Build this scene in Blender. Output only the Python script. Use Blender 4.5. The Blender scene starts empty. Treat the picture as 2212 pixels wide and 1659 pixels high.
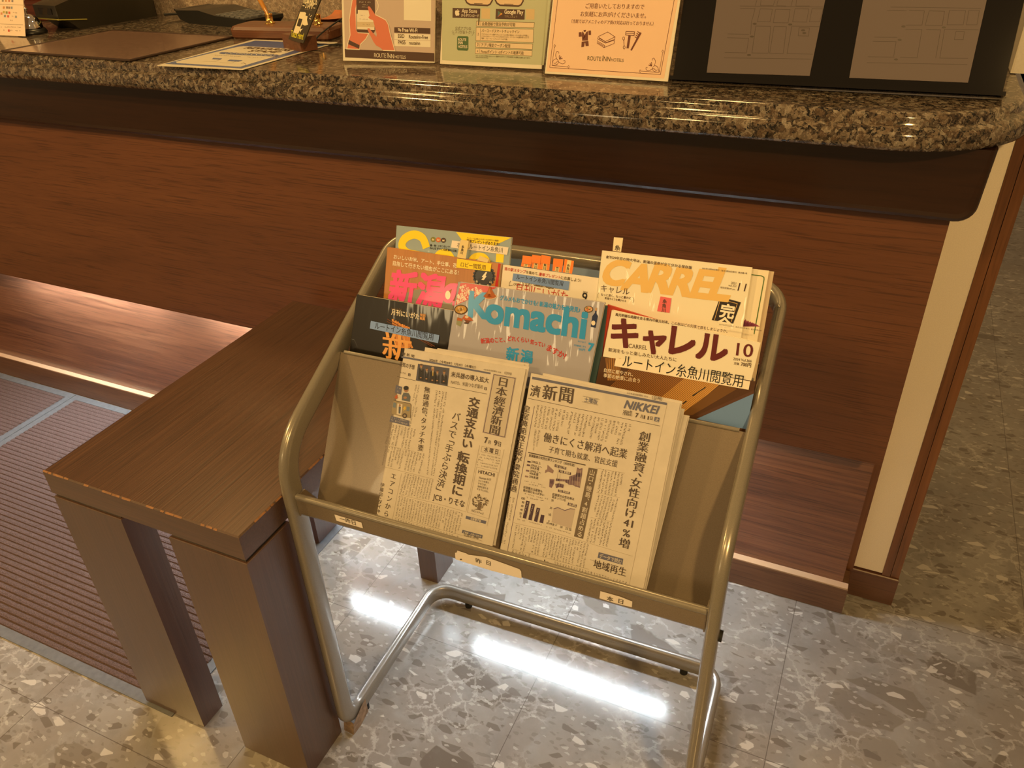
import bpy, math, random
from mathutils import Vector, Matrix
random.seed(7)
SC = bpy.context.scene
COL = SC.collection

# ------------------------------------------------------------------ camera
FPX = 1700.173                                   # focal length in pixels of the 2212 px wide frame
CAM = Vector((0.0, -1.88653, 1.44810))
CR = Vector((0.909565, 0.414198, -0.033634))
CU = Vector((-0.197767, 0.502627, 0.841578))
CF = Vector((-0.365485, 0.758819, -0.539087))
cd = bpy.data.cameras.new('camera'); cam = bpy.data.objects.new('camera', cd); COL.objects.link(cam)
cd.sensor_width = 36.0; cd.lens = FPX / 2212 * 36.0; cd.clip_start = 0.05
cam.matrix_world = Matrix(((CR.x, CU.x, -CF.x, CAM.x), (CR.y, CU.y, -CF.y, CAM.y), (CR.z, CU.z, -CF.z, CAM.z), (0, 0, 0, 1)))
SC.camera = cam

# ------------------------------------------------------------------ world, lights, exposure
WARM = (1.0, 0.62, 0.215)
w = bpy.data.worlds.new('world'); SC.world = w; w.use_nodes = True
bg = w.node_tree.nodes['Background']; bg.inputs[0].default_value = (1.0, 0.60, 0.27, 1); bg.inputs[1].default_value = 0.30
vs = SC.view_settings
vs.view_transform = 'Standard'; vs.look = 'None'; vs.gamma = 1.0; vs.use_curve_mapping = False; vs.exposure = -0.26

def lamp(name, loc, aim, power, size, color=WARM, spot=None, blend=0.4):
    l = bpy.data.lights.new(name, 'SPOT' if spot else 'AREA')
    l.energy = power; l.color = color
    if spot: l.spot_size = math.radians(spot); l.spot_blend = blend; l.shadow_soft_size = size
    else: l.shape = 'DISK'; l.size = size
    o = bpy.data.objects.new(name, l); COL.objects.link(o); o.location = loc
    o.rotation_euler = (Vector(aim) - Vector(loc)).to_track_quat('-Z', 'Y').to_euler()
    return o
# ceiling downlights of the lobby
lamp('downlight_over_counter', (-0.55, -0.12, 2.62), (-0.6, -0.35, 1.1), 34, 0.12, spot=120)
lamp('downlight_over_counter', (-2.1, -0.12, 2.62), (-2.1, -0.35, 1.1), 36, 0.12, spot=120)
lamp('downlight_lobby', (-1.1, -3.0, 2.62), (-0.5, -0.6, 0.7), 70, 0.10, spot=120)
lamp('downlight_lobby', (-2.9, -2.3, 2.62), (-1.7, -1.2, 0.3), 200, 0.08, spot=110)
lamp('downlight_lobby', (0.85, -2.9, 2.62), (0.0, -0.5, 0.8), 215, 0.08, spot=110)
pl = bpy.data.lights.new('added_glint_light', 'POINT'); pl.energy = 26; pl.color = (1.0, 0.72, 0.36); pl.shadow_soft_size = 0.22  # unseen point light added to raise glints on the glossy covers
po = bpy.data.objects.new('added_glint_light', pl); COL.objects.link(po); po.location = (-2.0, -4.2, 1.52)
TUBE_STRENGTH = 150.0

# ------------------------------------------------------------------ materials
MATS = {}
def _new(name):
    m = bpy.data.materials.new(name); m.use_nodes = True
    nt = m.node_tree; b = nt.nodes['Principled BSDF']; MATS[name] = m
    return m, nt, b
def plain(name, col, rough=0.5, metal=0.0, coat=0.0, spec=0.5, emit=None, estr=0.0):
    if name in MATS: return MATS[name]
    m, nt, b = _new(name)
    b.inputs['Base Color'].default_value = (*col, 1); b.inputs['Roughness'].default_value = rough
    b.inputs['Metallic'].default_value = metal; b.inputs['Coat Weight'].default_value = coat; b.inputs['Coat Roughness'].default_value = 0.06
    b.inputs['Specular IOR Level'].default_value = spec
    if emit: b.inputs['Emission Color'].default_value = (*emit, 1); b.inputs['Emission Strength'].default_value = estr
    return m
def N(nt, t, **kw):
    n = nt.nodes.new(t)
    for k, v in kw.items():
        if k.startswith('i_'): n.inputs[k[2:].replace('_', ' ')].default_value = v
        else: setattr(n, k, v)
    return n
def math_n(nt, op, a, b=None, clamp=False):
    n = nt.nodes.new('ShaderNodeMath'); n.operation = op; n.use_clamp = clamp
    for i, v in enumerate((a, b)):
        if v is None: continue
        if isinstance(v, (int, float)): n.inputs[i].default_value = v
        else: nt.links.new(v, n.inputs[i])
    return n.outputs[0]
def mixc(nt, fac, a, b):
    n = nt.nodes.new('ShaderNodeMix'); n.data_type = 'RGBA'
    for i, v in ((0, fac), (6, a), (7, b)):
        if isinstance(v, (int, float)): n.inputs[i].default_value = v
        elif isinstance(v, tuple): n.inputs[i].default_value = (*v, 1)
        else: nt.links.new(v, n.inputs[i])
    return n.outputs[2]
def ramp(nt, fac, stops, mode='LINEAR'):
    r = nt.nodes.new('ShaderNodeValToRGB'); e = r.color_ramp.elements; r.color_ramp.interpolation = mode
    while len(e) < len(stops): e.new(0.5)
    for k, (p, c) in zip(e, stops): k.position = p; k.color = (*c, 1)
    nt.links.new(fac, r.inputs[0]); return r.outputs[0]
def coords(nt, scale=(1, 1, 1), rot=(0, 0, 0), kind='Object'):
    tc = nt.nodes.new('ShaderNodeTexCoord'); mp = nt.nodes.new('ShaderNodeMapping')
    mp.inputs['Scale'].default_value = scale; mp.inputs['Rotation'].default_value = rot
    nt.links.new(tc.outputs[kind], mp.inputs['Vector']); return mp.outputs[0]
def noise(nt, vec, scale, detail=4, rough=0.6, dist=0.0):
    n = N(nt, 'ShaderNodeTexNoise'); n.inputs['Scale'].default_value = scale; n.inputs['Detail'].default_value = detail
    n.inputs['Roughness'].default_value = rough; n.inputs['Distortion'].default_value = dist
    nt.links.new(vec, n.inputs['Vector']); return n
def voro(nt, vec, scale, feature='F1'):
    n = N(nt, 'ShaderNodeTexVoronoi'); n.feature = feature; n.inputs['Scale'].default_value = scale
    nt.links.new(vec, n.inputs['Vector']); return n
def bump(nt, b, h, strength, dist=0.002):
    n = N(nt, 'ShaderNodeBump'); n.inputs['Strength'].default_value = strength; n.inputs['Distance'].default_value = dist
    nt.links.new(h, n.inputs['Height']); nt.links.new(n.outputs[0], b.inputs['Normal']); return n

def wood(name, dark, mid, light, axis, rough=0.42, fine=90, coat=0.0, pores=0.5, bumpy=0.25, waves=0.5):
    m, nt, b = _new(name); L = nt.links
    s = [fine, fine, fine]; s['xyz'.index(axis)] = 2.2
    s2 = [7, 7, 7]; s2['xyz'.index(axis)] = 0.7
    v1 = coords(nt, tuple(s)); v2 = coords(nt, tuple(s2))
    n1 = noise(nt, v1, 1.0, 3, 0.7); n2 = noise(nt, v2, 1.0, 4, 0.6, 1.2)
    s3 = [fine * 3.2] * 3; s3['xyz'.index(axis)] = 9
    n3 = noise(nt, coords(nt, tuple(s3)), 1.0, 2, 0.6)
    f = math_n(nt, 'ADD', math_n(nt, 'MULTIPLY', n1.outputs[0], 1 - waves), math_n(nt, 'MULTIPLY', n2.outputs[0], waves))
    c = ramp(nt, f, [(0.30, dark), (0.5, mid), (0.72, light)])
    p = math_n(nt, 'MULTIPLY', ramp(nt, n3.outputs[0], [(0.36, (1, 1, 1)), (0.46, (0, 0, 0))]), pores)
    c = mixc(nt, p, c, tuple(x * 0.35 for x in dark))
    L.new(c, b.inputs['Base Color']); b.inputs['Roughness'].default_value = rough; b.inputs['Coat Weight'].default_value = coat
    b.inputs['Coat Roughness'].default_value = 0.28; b.inputs['Coat IOR'].default_value = 1.6; b.inputs['Specular IOR Level'].default_value = 0.6
    bump(nt, b, n1.outputs[0], bumpy, 0.0008)
    return m
M_BENCH = wood('bench_wood', (0.055, 0.024, 0.014), (0.086, 0.037, 0.021), (0.125, 0.056, 0.031), 'y', 0.38, 230, 0.25, 0.55, 0.5, 0.25)
M_BENCHX = wood('bench_wood_front', (0.050, 0.026, 0.017), (0.085, 0.043, 0.027), (0.125, 0.065, 0.04), 'x', 0.42, 200, 0.6, 0.4, 0.3, 0.4)
M_BENCHZ = wood('bench_wood_leg', (0.050, 0.025, 0.017), (0.082, 0.040, 0.026), (0.115, 0.058, 0.036), 'z', 0.42, 200, 0.7, 0.3, 0.3, 0.45)
M_PANEL = wood('walnut_panel', (0.100, 0.038, 0.018), (0.135, 0.051, 0.0235), (0.172, 0.067, 0.030), 'x', 0.42, 120, 0.0, 0.5, 0.12, 0.6)
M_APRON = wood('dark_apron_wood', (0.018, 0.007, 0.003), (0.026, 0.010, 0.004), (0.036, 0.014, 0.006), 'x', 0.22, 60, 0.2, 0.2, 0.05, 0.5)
M_LOWER = wood('rosewood_panel', (0.070, 0.027, 0.016), (0.165, 0.064, 0.031), (0.27, 0.120, 0.058), 'x', 0.30, 110, 0.5, 0.5, 0.15, 0.45)
M_PLINTH = wood('plinth_wood', (0.075, 0.034, 0.016), (0.135, 0.064, 0.030), (0.20, 0.105, 0.055), 'x', 0.4, 60, 0.0, 0.35, 0.15, 0.55)
M_TRIM = wood('trim_wood', (0.095, 0.036, 0.013), (0.17, 0.066, 0.023), (0.24, 0.10, 0.038), 'z', 0.35, 60, 0.0, 0.3, 0.15, 0.5)
M_BASE = wood('pillar_base_wood', (0.06, 0.022, 0.010), (0.105, 0.040, 0.018), (0.15, 0.062, 0.03), 'x', 0.4, 60, 0.0, 0.4, 0.15, 0.5)
M_BLOCK = wood('small_block_wood', (0.09, 0.032, 0.015), (0.14, 0.052, 0.024), (0.19, 0.08, 0.04), 'x', 0.35, 200, 0.1, 0.3, 0.1, 0.4)

def granite(name, scale, bright=1.0, rough=0.08, flat=0.0):
    m, nt, b = _new(name); L = nt.links
    v = coords(nt); d = noise(nt, v, 110, 3)
    vv = N(nt, 'ShaderNodeVectorMath'); vv.operation = 'MULTIPLY_ADD'
    vv.inputs[1].default_value = (0.018,) * 3; L.new(d.outputs['Color'], vv.inputs[0]); L.new(v, vv.inputs[2])
    a = voro(nt, vv.outputs[0], scale); sp = N(nt, 'ShaderNodeSeparateColor'); L.new(a.outputs['Color'], sp.inputs[0])
    k = bright
    c1 = ramp(nt, sp.outputs[0], [(0.0, (0.010, 0.009, 0.009)), (0.32, (0.05 * k, 0.036 * k, 0.027 * k)), (0.48, (0.17 * k, 0.115 * k, 0.078 * k)), (0.66, (0.28 * k, 0.22 * k, 0.165 * k)), (0.87, (0.44 * k, 0.38 * k, 0.31 * k))], 'CONSTANT')
    a2 = voro(nt, vv.outputs[0], scale * 2.3); sp2 = N(nt, 'ShaderNodeSeparateColor'); L.new(a2.outputs['Color'], sp2.inputs[0])
    c2 = ramp(nt, sp2.outputs[1], [(0.0, (0.009, 0.009, 0.008)), (0.32, (0.11 * k, 0.075 * k, 0.05 * k)), (0.60, (0.24 * k, 0.185 * k, 0.14 * k)), (0.87, (0.42 * k, 0.36 * k, 0.30 * k))], 'CONSTANT')
    L.new(mixc(nt, flat, mixc(nt, 0.42, c1, c2), (0.17 * k, 0.13 * k, 0.10 * k)), b.inputs['Base Color'])
    b.inputs['Roughness'].default_value = rough
    return m
M_GRAN = granite('granite', 150, 0.68, 0.11)
M_GRANBACK = granite('granite_back_panel', 190, 1.9, 0.3, 0.6)

def floor_mat():
    m, nt, b = _new('terrazzo_tile'); L = nt.links
    v = coords(nt)
    d = noise(nt, v, 7, 3)
    def warp(amount, vec, nz):
        vv = N(nt, 'ShaderNodeVectorMath'); vv.operation = 'MULTIPLY_ADD'; vv.inputs[1].default_value = (amount,) * 3
        L.new(nz.outputs['Color'], vv.inputs[0]); L.new(vec, vv.inputs[2]); return vv.outputs[0]
    big = warp(0.05, coords(nt, (1.0, 1.45, 1), (0, 0, 0.6)), d)
    base_n = noise(nt, v, 14, 6, 0.7)
    c = ramp(nt, base_n.outputs[0], [(0.3, (0.228, 0.215, 0.202)), (0.5, (0.268, 0.254, 0.240)), (0.7, (0.315, 0.302, 0.288))])
    # broad pale and rosy blotches
    b0 = voro(nt, warp(0.10, coords(nt, (1.3, 0.9, 1), (0, 0, 0.3)), d), 7.0); e0 = voro(nt, warp(0.10, coords(nt, (1.3, 0.9, 1), (0, 0, 0.3)), d), 7.0, 'DISTANCE_TO_EDGE'); s0 = N(nt, 'ShaderNodeSeparateColor'); L.new(b0.outputs['Color'], s0.inputs[0])
    c = mixc(nt, math_n(nt, 'MULTIPLY', ramp(nt, e0.outputs[0], [(0.02, (0, 0, 0)), (0.12, (1, 1, 1))]), 0.5), c, ramp(nt, s0.outputs[0], [(0.0, (0.36, 0.345, 0.325)), (0.35, (0.275, 0.248, 0.225)), (0.7, (0.235, 0.207, 0.183)), (1.0, (0.31, 0.292, 0.272))]))
    # large angular fragments of darker stone
    b1 = voro(nt, big, 9.0); e1 = voro(nt, big, 9.0, 'DISTANCE_TO_EDGE'); s1 = N(nt, 'ShaderNodeSeparateColor'); L.new(b1.outputs['Color'], s1.inputs[0])
    inside = ramp(nt, e1.outputs[0], [(0.10, (0, 0, 0)), (0.125, (1, 1, 1))])
    sel = math_n(nt, 'MULTIPLY', math_n(nt, 'GREATER_THAN', s1.outputs[0], 0.78), inside)
    fragc = ramp(nt, s1.outputs[1], [(0.0, (0.135, 0.113, 0.093)), (0.5, (0.19, 0.166, 0.140)), (1.0, (0.27, 0.245, 0.215))])
    c = mixc(nt, math_n(nt, 'MULTIPLY', sel, 0.85), c, fragc)
    # medium chips
    md = warp(0.025, coords(nt, (1.0, 1.9, 1), (0, 0, -0.5)), d)
    b2 = voro(nt, md, 34); e2 = voro(nt, md, 34, 'DISTANCE_TO_EDGE'); s2 = N(nt, 'ShaderNodeSeparateColor'); L.new(b2.outputs['Color'], s2.inputs[0])
    in2 = ramp(nt, e2.outputs[0], [(0.08, (0, 0, 0)), (0.13, (1, 1, 1))])
    dk = math_n(nt, 'MULTIPLY', math_n(nt, 'GREATER_THAN', s2.outputs[0], 0.87), in2)
    wt = math_n(nt, 'MULTIPLY', math_n(nt, 'LESS_THAN', s2.outputs[0], 0.045), in2)
    c = mixc(nt, math_n(nt, 'MULTIPLY', dk, 0.8), c, (0.155, 0.132, 0.112))
    c = mixc(nt, math_n(nt, 'MULTIPLY', wt, 0.85), c, (0.56, 0.535, 0.505))
    b3 = voro(nt, md, 95); s3 = N(nt, 'ShaderNodeSeparateColor'); L.new(b3.outputs['Color'], s3.inputs[0])
    c = mixc(nt, math_n(nt, 'MULTIPLY', math_n(nt, 'GREATER_THAN', s3.outputs[0], 0.90), 0.45), c, (0.175, 0.152, 0.132))
    c = mixc(nt, math_n(nt, 'MULTIPLY', math_n(nt, 'LESS_THAN', s3.outputs[1], 0.05), 0.55), c, (0.50, 0.48, 0.455))
    # pale veins
    vd = noise(nt, v, 22, 4, 0.7); vv = warp(0.06, coords(nt, (1, 1.3, 1), (0, 0, 0.9)), vd)
    e3 = voro(nt, vv, 17, 'DISTANCE_TO_EDGE'); msk = noise(nt, v, 5.5, 2)
    ve = math_n(nt, 'MULTIPLY', ramp(nt, e3.outputs[0], [(0.0, (1, 1, 1)), (0.02, (0.8, 0.8, 0.8)), (0.075, (0, 0, 0))]), ramp(nt, msk.outputs[0], [(0.47, (0, 0, 0)), (0.60, (1, 1, 1))]))
    c = mixc(nt, math_n(nt, 'MULTIPLY', ve, 0.5), c, (0.54, 0.52, 0.49))
    # tile joints
    sx = N(nt, 'ShaderNodeSeparateXYZ'); L.new(v, sx.inputs[0]); js = []
    for ax, o in ((0, 0.032), (1, -0.8945)):
        t = math_n(nt, 'ADD', sx.outputs[ax], -o + 48 * 0.4785); t = math_n(nt, 'MODULO', t, 0.4785)
        js.append(math_n(nt, 'LESS_THAN', t, 0.0016))
    c = mixc(nt, math_n(nt, 'MULTIPLY', math_n(nt, 'MAXIMUM', js[0], js[1]), 0.75), c, (0.10, 0.085, 0.075))
    L.new(c, b.inputs['Base Color'])
    b.inputs['Roughness'].default_value = 0.13
    bn = noise(nt, v, 26, 2); bump(nt, b, bn.outputs[0], 0.03, 0.004)
    return m
M_FLOOR = floor_mat()

def noisy(name, col, rough, metal=0.0, var=0.25, scale=300, bmp=0.1, coat=0.0, dist=0.0006):
    m, nt, b = _new(name); L = nt.links
    n = noise(nt, coords(nt), scale, 3)
    L.new(ramp(nt, n.outputs[0], [(0.3, tuple(x * (1 - var) for x in col)), (0.7, tuple(min(1, x * (1 + var)) for x in col))]), b.inputs['Base Color'])
    b.inputs['Roughness'].default_value = rough; b.inputs['Metallic'].default_value = metal; b.inputs['Coat Weight'].default_value = coat
    if bmp: bump(nt, b, n.outputs[0], bmp, dist)
    return m
M_BRONZE = noisy('bronze_paint', (0.285, 0.235, 0.185), 0.30, 0.55, 0.12, 900, 0.04, 0.25)
M_TUBE = noisy('bronze_tube', (0.285, 0.262, 0.225), 0.27, 0.4, 0.10, 900, 0.03, 0.3)
M_STRIP = plain('grey_blue_steel', (0.17, 0.25, 0.42), 0.3, 0.4)
M_PILE = noisy('brown_pile', (0.115, 0.072, 0.064), 0.95, 0, 0.45, 420, 0.9, 0, 0.003)
M_RUBBER = noisy('grey_rubber', (0.13, 0.135, 0.145), 0.55, 0, 0.15, 60, 0.1)
M_BLACK = plain('black_plastic', (0.012, 0.012, 0.012), 0.35)
M_BLACKR = plain('black_rubber', (0.01, 0.01, 0.01), 0.7)
M_PLASTER = noisy('cream_plaster', (0.84, 0.76, 0.64), 0.75, 0, 0.05, 500, 0.12)
M_WALL = noisy('beige_wallpaper', (0.86, 0.80, 0.70), 0.8, 0, 0.05, 250, 0.15)
M_CHROME = plain('chrome', (0.85, 0.85, 0.85), 0.06, 1.0)
M_BRASS = plain('brass', (0.85, 0.55, 0.16), 0.15, 1.0)
M_LEATHER = noisy('brown_leather', (0.17, 0.105, 0.085), 0.18, 0, 0.2, 160, 0.06)
M_LEATHERED = noisy('brown_leather_edge', (0.035, 0.018, 0.011), 0.3, 0, 0.15, 200, 0.1)
M_TAPE = noisy('torn_brown_tape', (0.27, 0.19, 0.13), 0.7, 0, 0.35, 90, 0.3)
M_LED = plain('tube_glow', (1, 1, 1), 0.4, emit=(0.80, 0.93, 1.0), estr=TUBE_STRENGTH)
M_WHITE = plain('white_enamel', (0.8, 0.8, 0.8), 0.4)
M_NEWS = noisy('newsprint', (0.60, 0.56, 0.52), 0.85, 0, 0.05, 40, 0.15)
M_NEWSE = noisy('newsprint_edge', (0.50, 0.43, 0.33), 0.9, 0, 0.2, 400, 0.4)
M_PAGES = noisy('page_edges', (0.68, 0.62, 0.50), 0.8, 0, 0.15, 700, 0.3)

def glossy_cover(name, col, wav=0.35, scale=14, rough=0.32):
    """laminated cover: the clear film over it is slightly wavy"""
    m, nt, b = _new(name)
    b.inputs['Base Color'].default_value = (*col, 1); b.inputs['Roughness'].default_value = rough
    b.inputs['Coat Weight'].default_value = 0.8; b.inputs['Coat Roughness'].default_value = 0.06
    n = noise(nt, coords(nt, (2.2, 0.5, 1)), scale, 3, 0.55)
    bp = N(nt, 'ShaderNodeBump'); bp.inputs['Strength'].default_value = wav; bp.inputs['Distance'].default_value = 0.022
    nt.links.new(n.outputs[0], bp.inputs['Height']); nt.links.new(bp.outputs[0], b.inputs['Coat Normal'])
    return m
def acrylic(name='clear_acrylic'):
    m = bpy.data.materials.new(name); m.use_nodes = True; nt = m.node_tree; nt.nodes.clear()
    o = N(nt, 'ShaderNodeOutputMaterial'); t = N(nt, 'ShaderNodeBsdfTransparent'); g = N(nt, 'ShaderNodeBsdfGlossy'); fr = N(nt, 'ShaderNodeFresnel'); mx = N(nt, 'ShaderNodeMixShader')
    t.inputs[0].default_value = (0.97, 0.96, 0.93, 1); g.inputs['Roughness'].default_value = 0.03; fr.inputs[0].default_value = 1.3
    ge = N(nt, 'ShaderNodeNewGeometry'); fc_ = math_n(nt, 'MULTIPLY', fr.outputs[0], math_n(nt, 'SUBTRACT', 1.0, ge.outputs['Backfacing'])); nt.links.new(fc_, mx.inputs[0]); nt.links.new(t.outputs[0], mx.inputs[1]); nt.links.new(g.outputs[0], mx.inputs[2]); nt.links.new(mx.outputs[0], o.inputs[0])
    return m
M_ACRYL = acrylic()

# ------------------------------------------------------------------ mesh building
class MB:
    def __init__(s): s.v = []; s.f = []; s.mi = []; s.mats = []; s.smooth = []
    def m(s, mat):
        if mat not in s.mats: s.mats.append(mat)
        return s.mats.index(mat)
    def add(s, verts, faces, mat, smooth=False):
        o = len(s.v); k = s.m(mat); s.v += [tuple(x) for x in verts]
        for f in faces: s.f.append([i + o for i in f]); s.mi.append(k); s.smooth.append(smooth)
    def box(s, a, b, mat, top=None, bevel=0.0):
        (x0, y0, z0), (x1, y1, z1) = a, b
        if bevel > 0:
            e = bevel; pts = []
            for z, i in ((z0, e), (z0 + e, 0), (z1 - e, 0), (z1, e)):
                pts.append([(x0 + i, y0 + i, z), (x1 - i, y0 + i, z), (x1 - i, y1 - i, z), (x0 + i, y1 - i, z)])
            v = sum(pts, []); f = [(3, 2, 1, 0), (12, 13, 14, 15)]
            for r in range(3):
                for k in range(4): f.append((r * 4 + k, r * 4 + (k + 1) % 4, r * 4 + 4 + (k + 1) % 4, r * 4 + 4 + k))
            s.add(v, f, mat)
            return
        v = [(x0, y0, z0), (x1, y0, z0), (x1, y1, z0), (x0, y1, z0), (x0, y0, z1), (x1, y0, z1), (x1, y1, z1), (x0, y1, z1)]
        f = [(3, 2, 1, 0), (0, 1, 5, 4), (1, 2, 6, 5), (2, 3, 7, 6), (3, 0, 4, 7)]
        s.add(v, f, mat); s.add(v[4:], [(0, 1, 2, 3)], top or mat)
    def prism(s, pts, dvec, mat, smooth=False):
        """planar polygon pts pushed along dvec"""
        n = len(pts); d = Vector(dvec); P = [Vector(p) for p in pts]; v = P + [p + d for p in P]
        f = [tuple(range(n - 1, -1, -1)), tuple(range(n, 2 * n))]
        s.add(v, f, mat)
        s.add(v, [(k, (k + 1) % n, (k + 1) % n + n, k + n) for k in range(n)], mat, smooth)
    def sheet(s, prof, axis0, axis1, th, mat):
        """open (v,z) profile given thickness th, run from axis0 to axis1 along local x"""
        P = [Vector((0, a, b)) for a, b in prof]; n = len(P); off = []
        for i in range(n):
            t = (P[min(i + 1, n - 1)] - P[max(i - 1, 0)]).normalized(); off.append(P[i] + Vector((0, -t.z, t.y)) * th)
        ring = P + off[::-1]
        s.prism([(axis0, p.y, p.z) for p in ring], (axis1 - axis0, 0, 0), mat)
    def cyl(s, a, b, r, mat, n=20, r2=None, caps=True, smooth=True):
        a = Vector(a); b = Vector(b); t = (b - a).normalized(); q = t.orthogonal().normalized(); q2 = t.cross(q); r2 = r if r2 is None else r2
        ring = [q * math.cos(2 * math.pi * k / n) + q2 * math.sin(2 * math.pi * k / n) for k in range(n)]
        v = [a + d * r for d in ring] + [b + d * r2 for d in ring]
        s.add(v, [(k, (k + 1) % n, (k + 1) % n + n, k + n) for k in range(n)], mat, smooth)
        if caps: s.add(v, [tuple(range(n - 1, -1, -1)), tuple(range(n, 2 * n))], mat)
    def lathe(s, c, prof, mat, n=28):
        v = []; c = Vector(c)
        for r, z in prof:
            for k in range(n): v.append(c + Vector((r * math.cos(2 * math.pi * k / n), r * math.sin(2 * math.pi * k / n), z)))
        f = [(i * n + k, i * n + (k + 1) % n, (i + 1) * n + (k + 1) % n, (i + 1) * n + k) for i in range(len(prof) - 1) for k in range(n)]
        s.add(v, f, mat, True)
    def sweep(s, path, mat, section, closed=False, smooth=True, caps=True):
        """path = [(point, long axis)]; section = [(thin, long)] offsets"""
        P = [Vector(p) for p, _ in path]; n = len(P); k = len(section); v = []
        for i in range(n):
            a = P[(i - 1) % n] if closed else P[max(i - 1, 0)]; b = P[(i + 1) % n] if closed else P[min(i + 1, n - 1)]
            t = (b - a).normalized(); L = Vector(path[i][1]); L = (L - t * L.dot(t)).normalized(); T = t.cross(L)
            v += [P[i] + T * x + L * y for x, y in section]
        f = [(i * k + j, i * k + (j + 1) % k, ((i + 1) % n) * k + (j + 1) % k, ((i + 1) % n) * k + j) for i in range(n if closed else n - 1) for j in range(k)]
        s.add(v, f, mat, smooth)
        if caps and not closed: s.add(v, [tuple(range(k))[::-1], tuple(range((n - 1) * k, n * k))], mat)
    def tube(s, pts, r, mat, n=10):
        path = []; up = Vector((0, 0, 1))
        for i, p in enumerate(pts):
            t = Vector(pts[min(i + 1, len(pts) - 1)]) - Vector(pts[max(i - 1, 0)])
            if t.length and abs(t.normalized().dot(up)) > 0.9: up = Vector((0.3, 1, 0))
            path.append((p, up))
        s.sweep(path, mat, [(r * math.cos(2 * math.pi * k / n), r * math.sin(2 * math.pi * k / n)) for k in range(n)])
    def build(s, name, parent=None, mw=None):
        me = bpy.data.meshes.new(name); me.from_pydata(s.v, [], s.f)
        for m in s.mats: me.materials.append(m)
        me.polygons.foreach_set('material_index', s.mi); me.polygons.foreach_set('use_smooth', s.smooth); me.update()
        o = bpy.data.objects.new(name, me); COL.objects.link(o)
        if parent: o.parent = parent
        if mw is not None: o.matrix_world = mw
        return o
def smooth_path(pts, sub=6):
    out = []; P = [Vector(p) for p in pts]
    for i in range(len(P) - 1):
        p0, p1, p2, p3 = P[max(i - 1, 0)], P[i], P[i + 1], P[min(i + 2, len(P) - 1)]
        for k in range(sub):
            t = k / sub
            out.append(0.5 * ((2 * p1) + (p2 - p0) * t + (2 * p0 - 5 * p1 + 4 * p2 - p3) * t * t + (3 * p1 - p0 - 3 * p2 + p3) * t ** 3))
    out.append(P[-1]); return out
def tag(o, label, cat, group=None):
    o['label'] = label; o['category'] = cat
    if group: o['group'] = group
    return o
def thing(name, label, cat, mw=None, loc=None, rz=0, group=None):
    o = bpy.data.objects.new(name, None); COL.objects.link(o); o.empty_display_size = 0.05
    if mw is not None: o.matrix_world = mw
    elif loc is not None: o.location = loc; o.rotation_euler = (0, 0, rz)
    return tag(o, label, cat, group)
def structure(o): o['kind'] = 'structure'; return o

# ------------------------------------------------------------------ measured planes: a pixel of the photo turned into a point of a plane
def ray(px, py): return CF * FPX + CR * (px - 1106.0) - CU * (py - 829.5)
class Face:
    """flat face: origin top-left, x to the right, y up, z towards the viewer"""
    def __init__(s, o, ex, n):
        s.o = Vector(o); s.n = Vector(n).normalized(); ex = Vector(ex); s.ex = (ex - s.n * ex.dot(s.n)).normalized(); s.ey = s.n.cross(s.ex)
        a, b, c, o = s.ex, s.ey, s.n, s.o
        s.mw = Matrix(((a.x, b.x, c.x, o.x), (a.y, b.y, c.y, o.y), (a.z, b.z, c.z, o.z), (0, 0, 0, 1)))
    def at(s, p):
        d = ray(*p); q = CAM + d * ((s.o - CAM).dot(s.n) / d.dot(s.n)) - s.o
        return Vector((q.dot(s.ex), q.dot(s.ey)))
def crop(x0, y0, k): return lambda X, Y: (x0 + X / k, y0 + Y / k)

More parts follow.
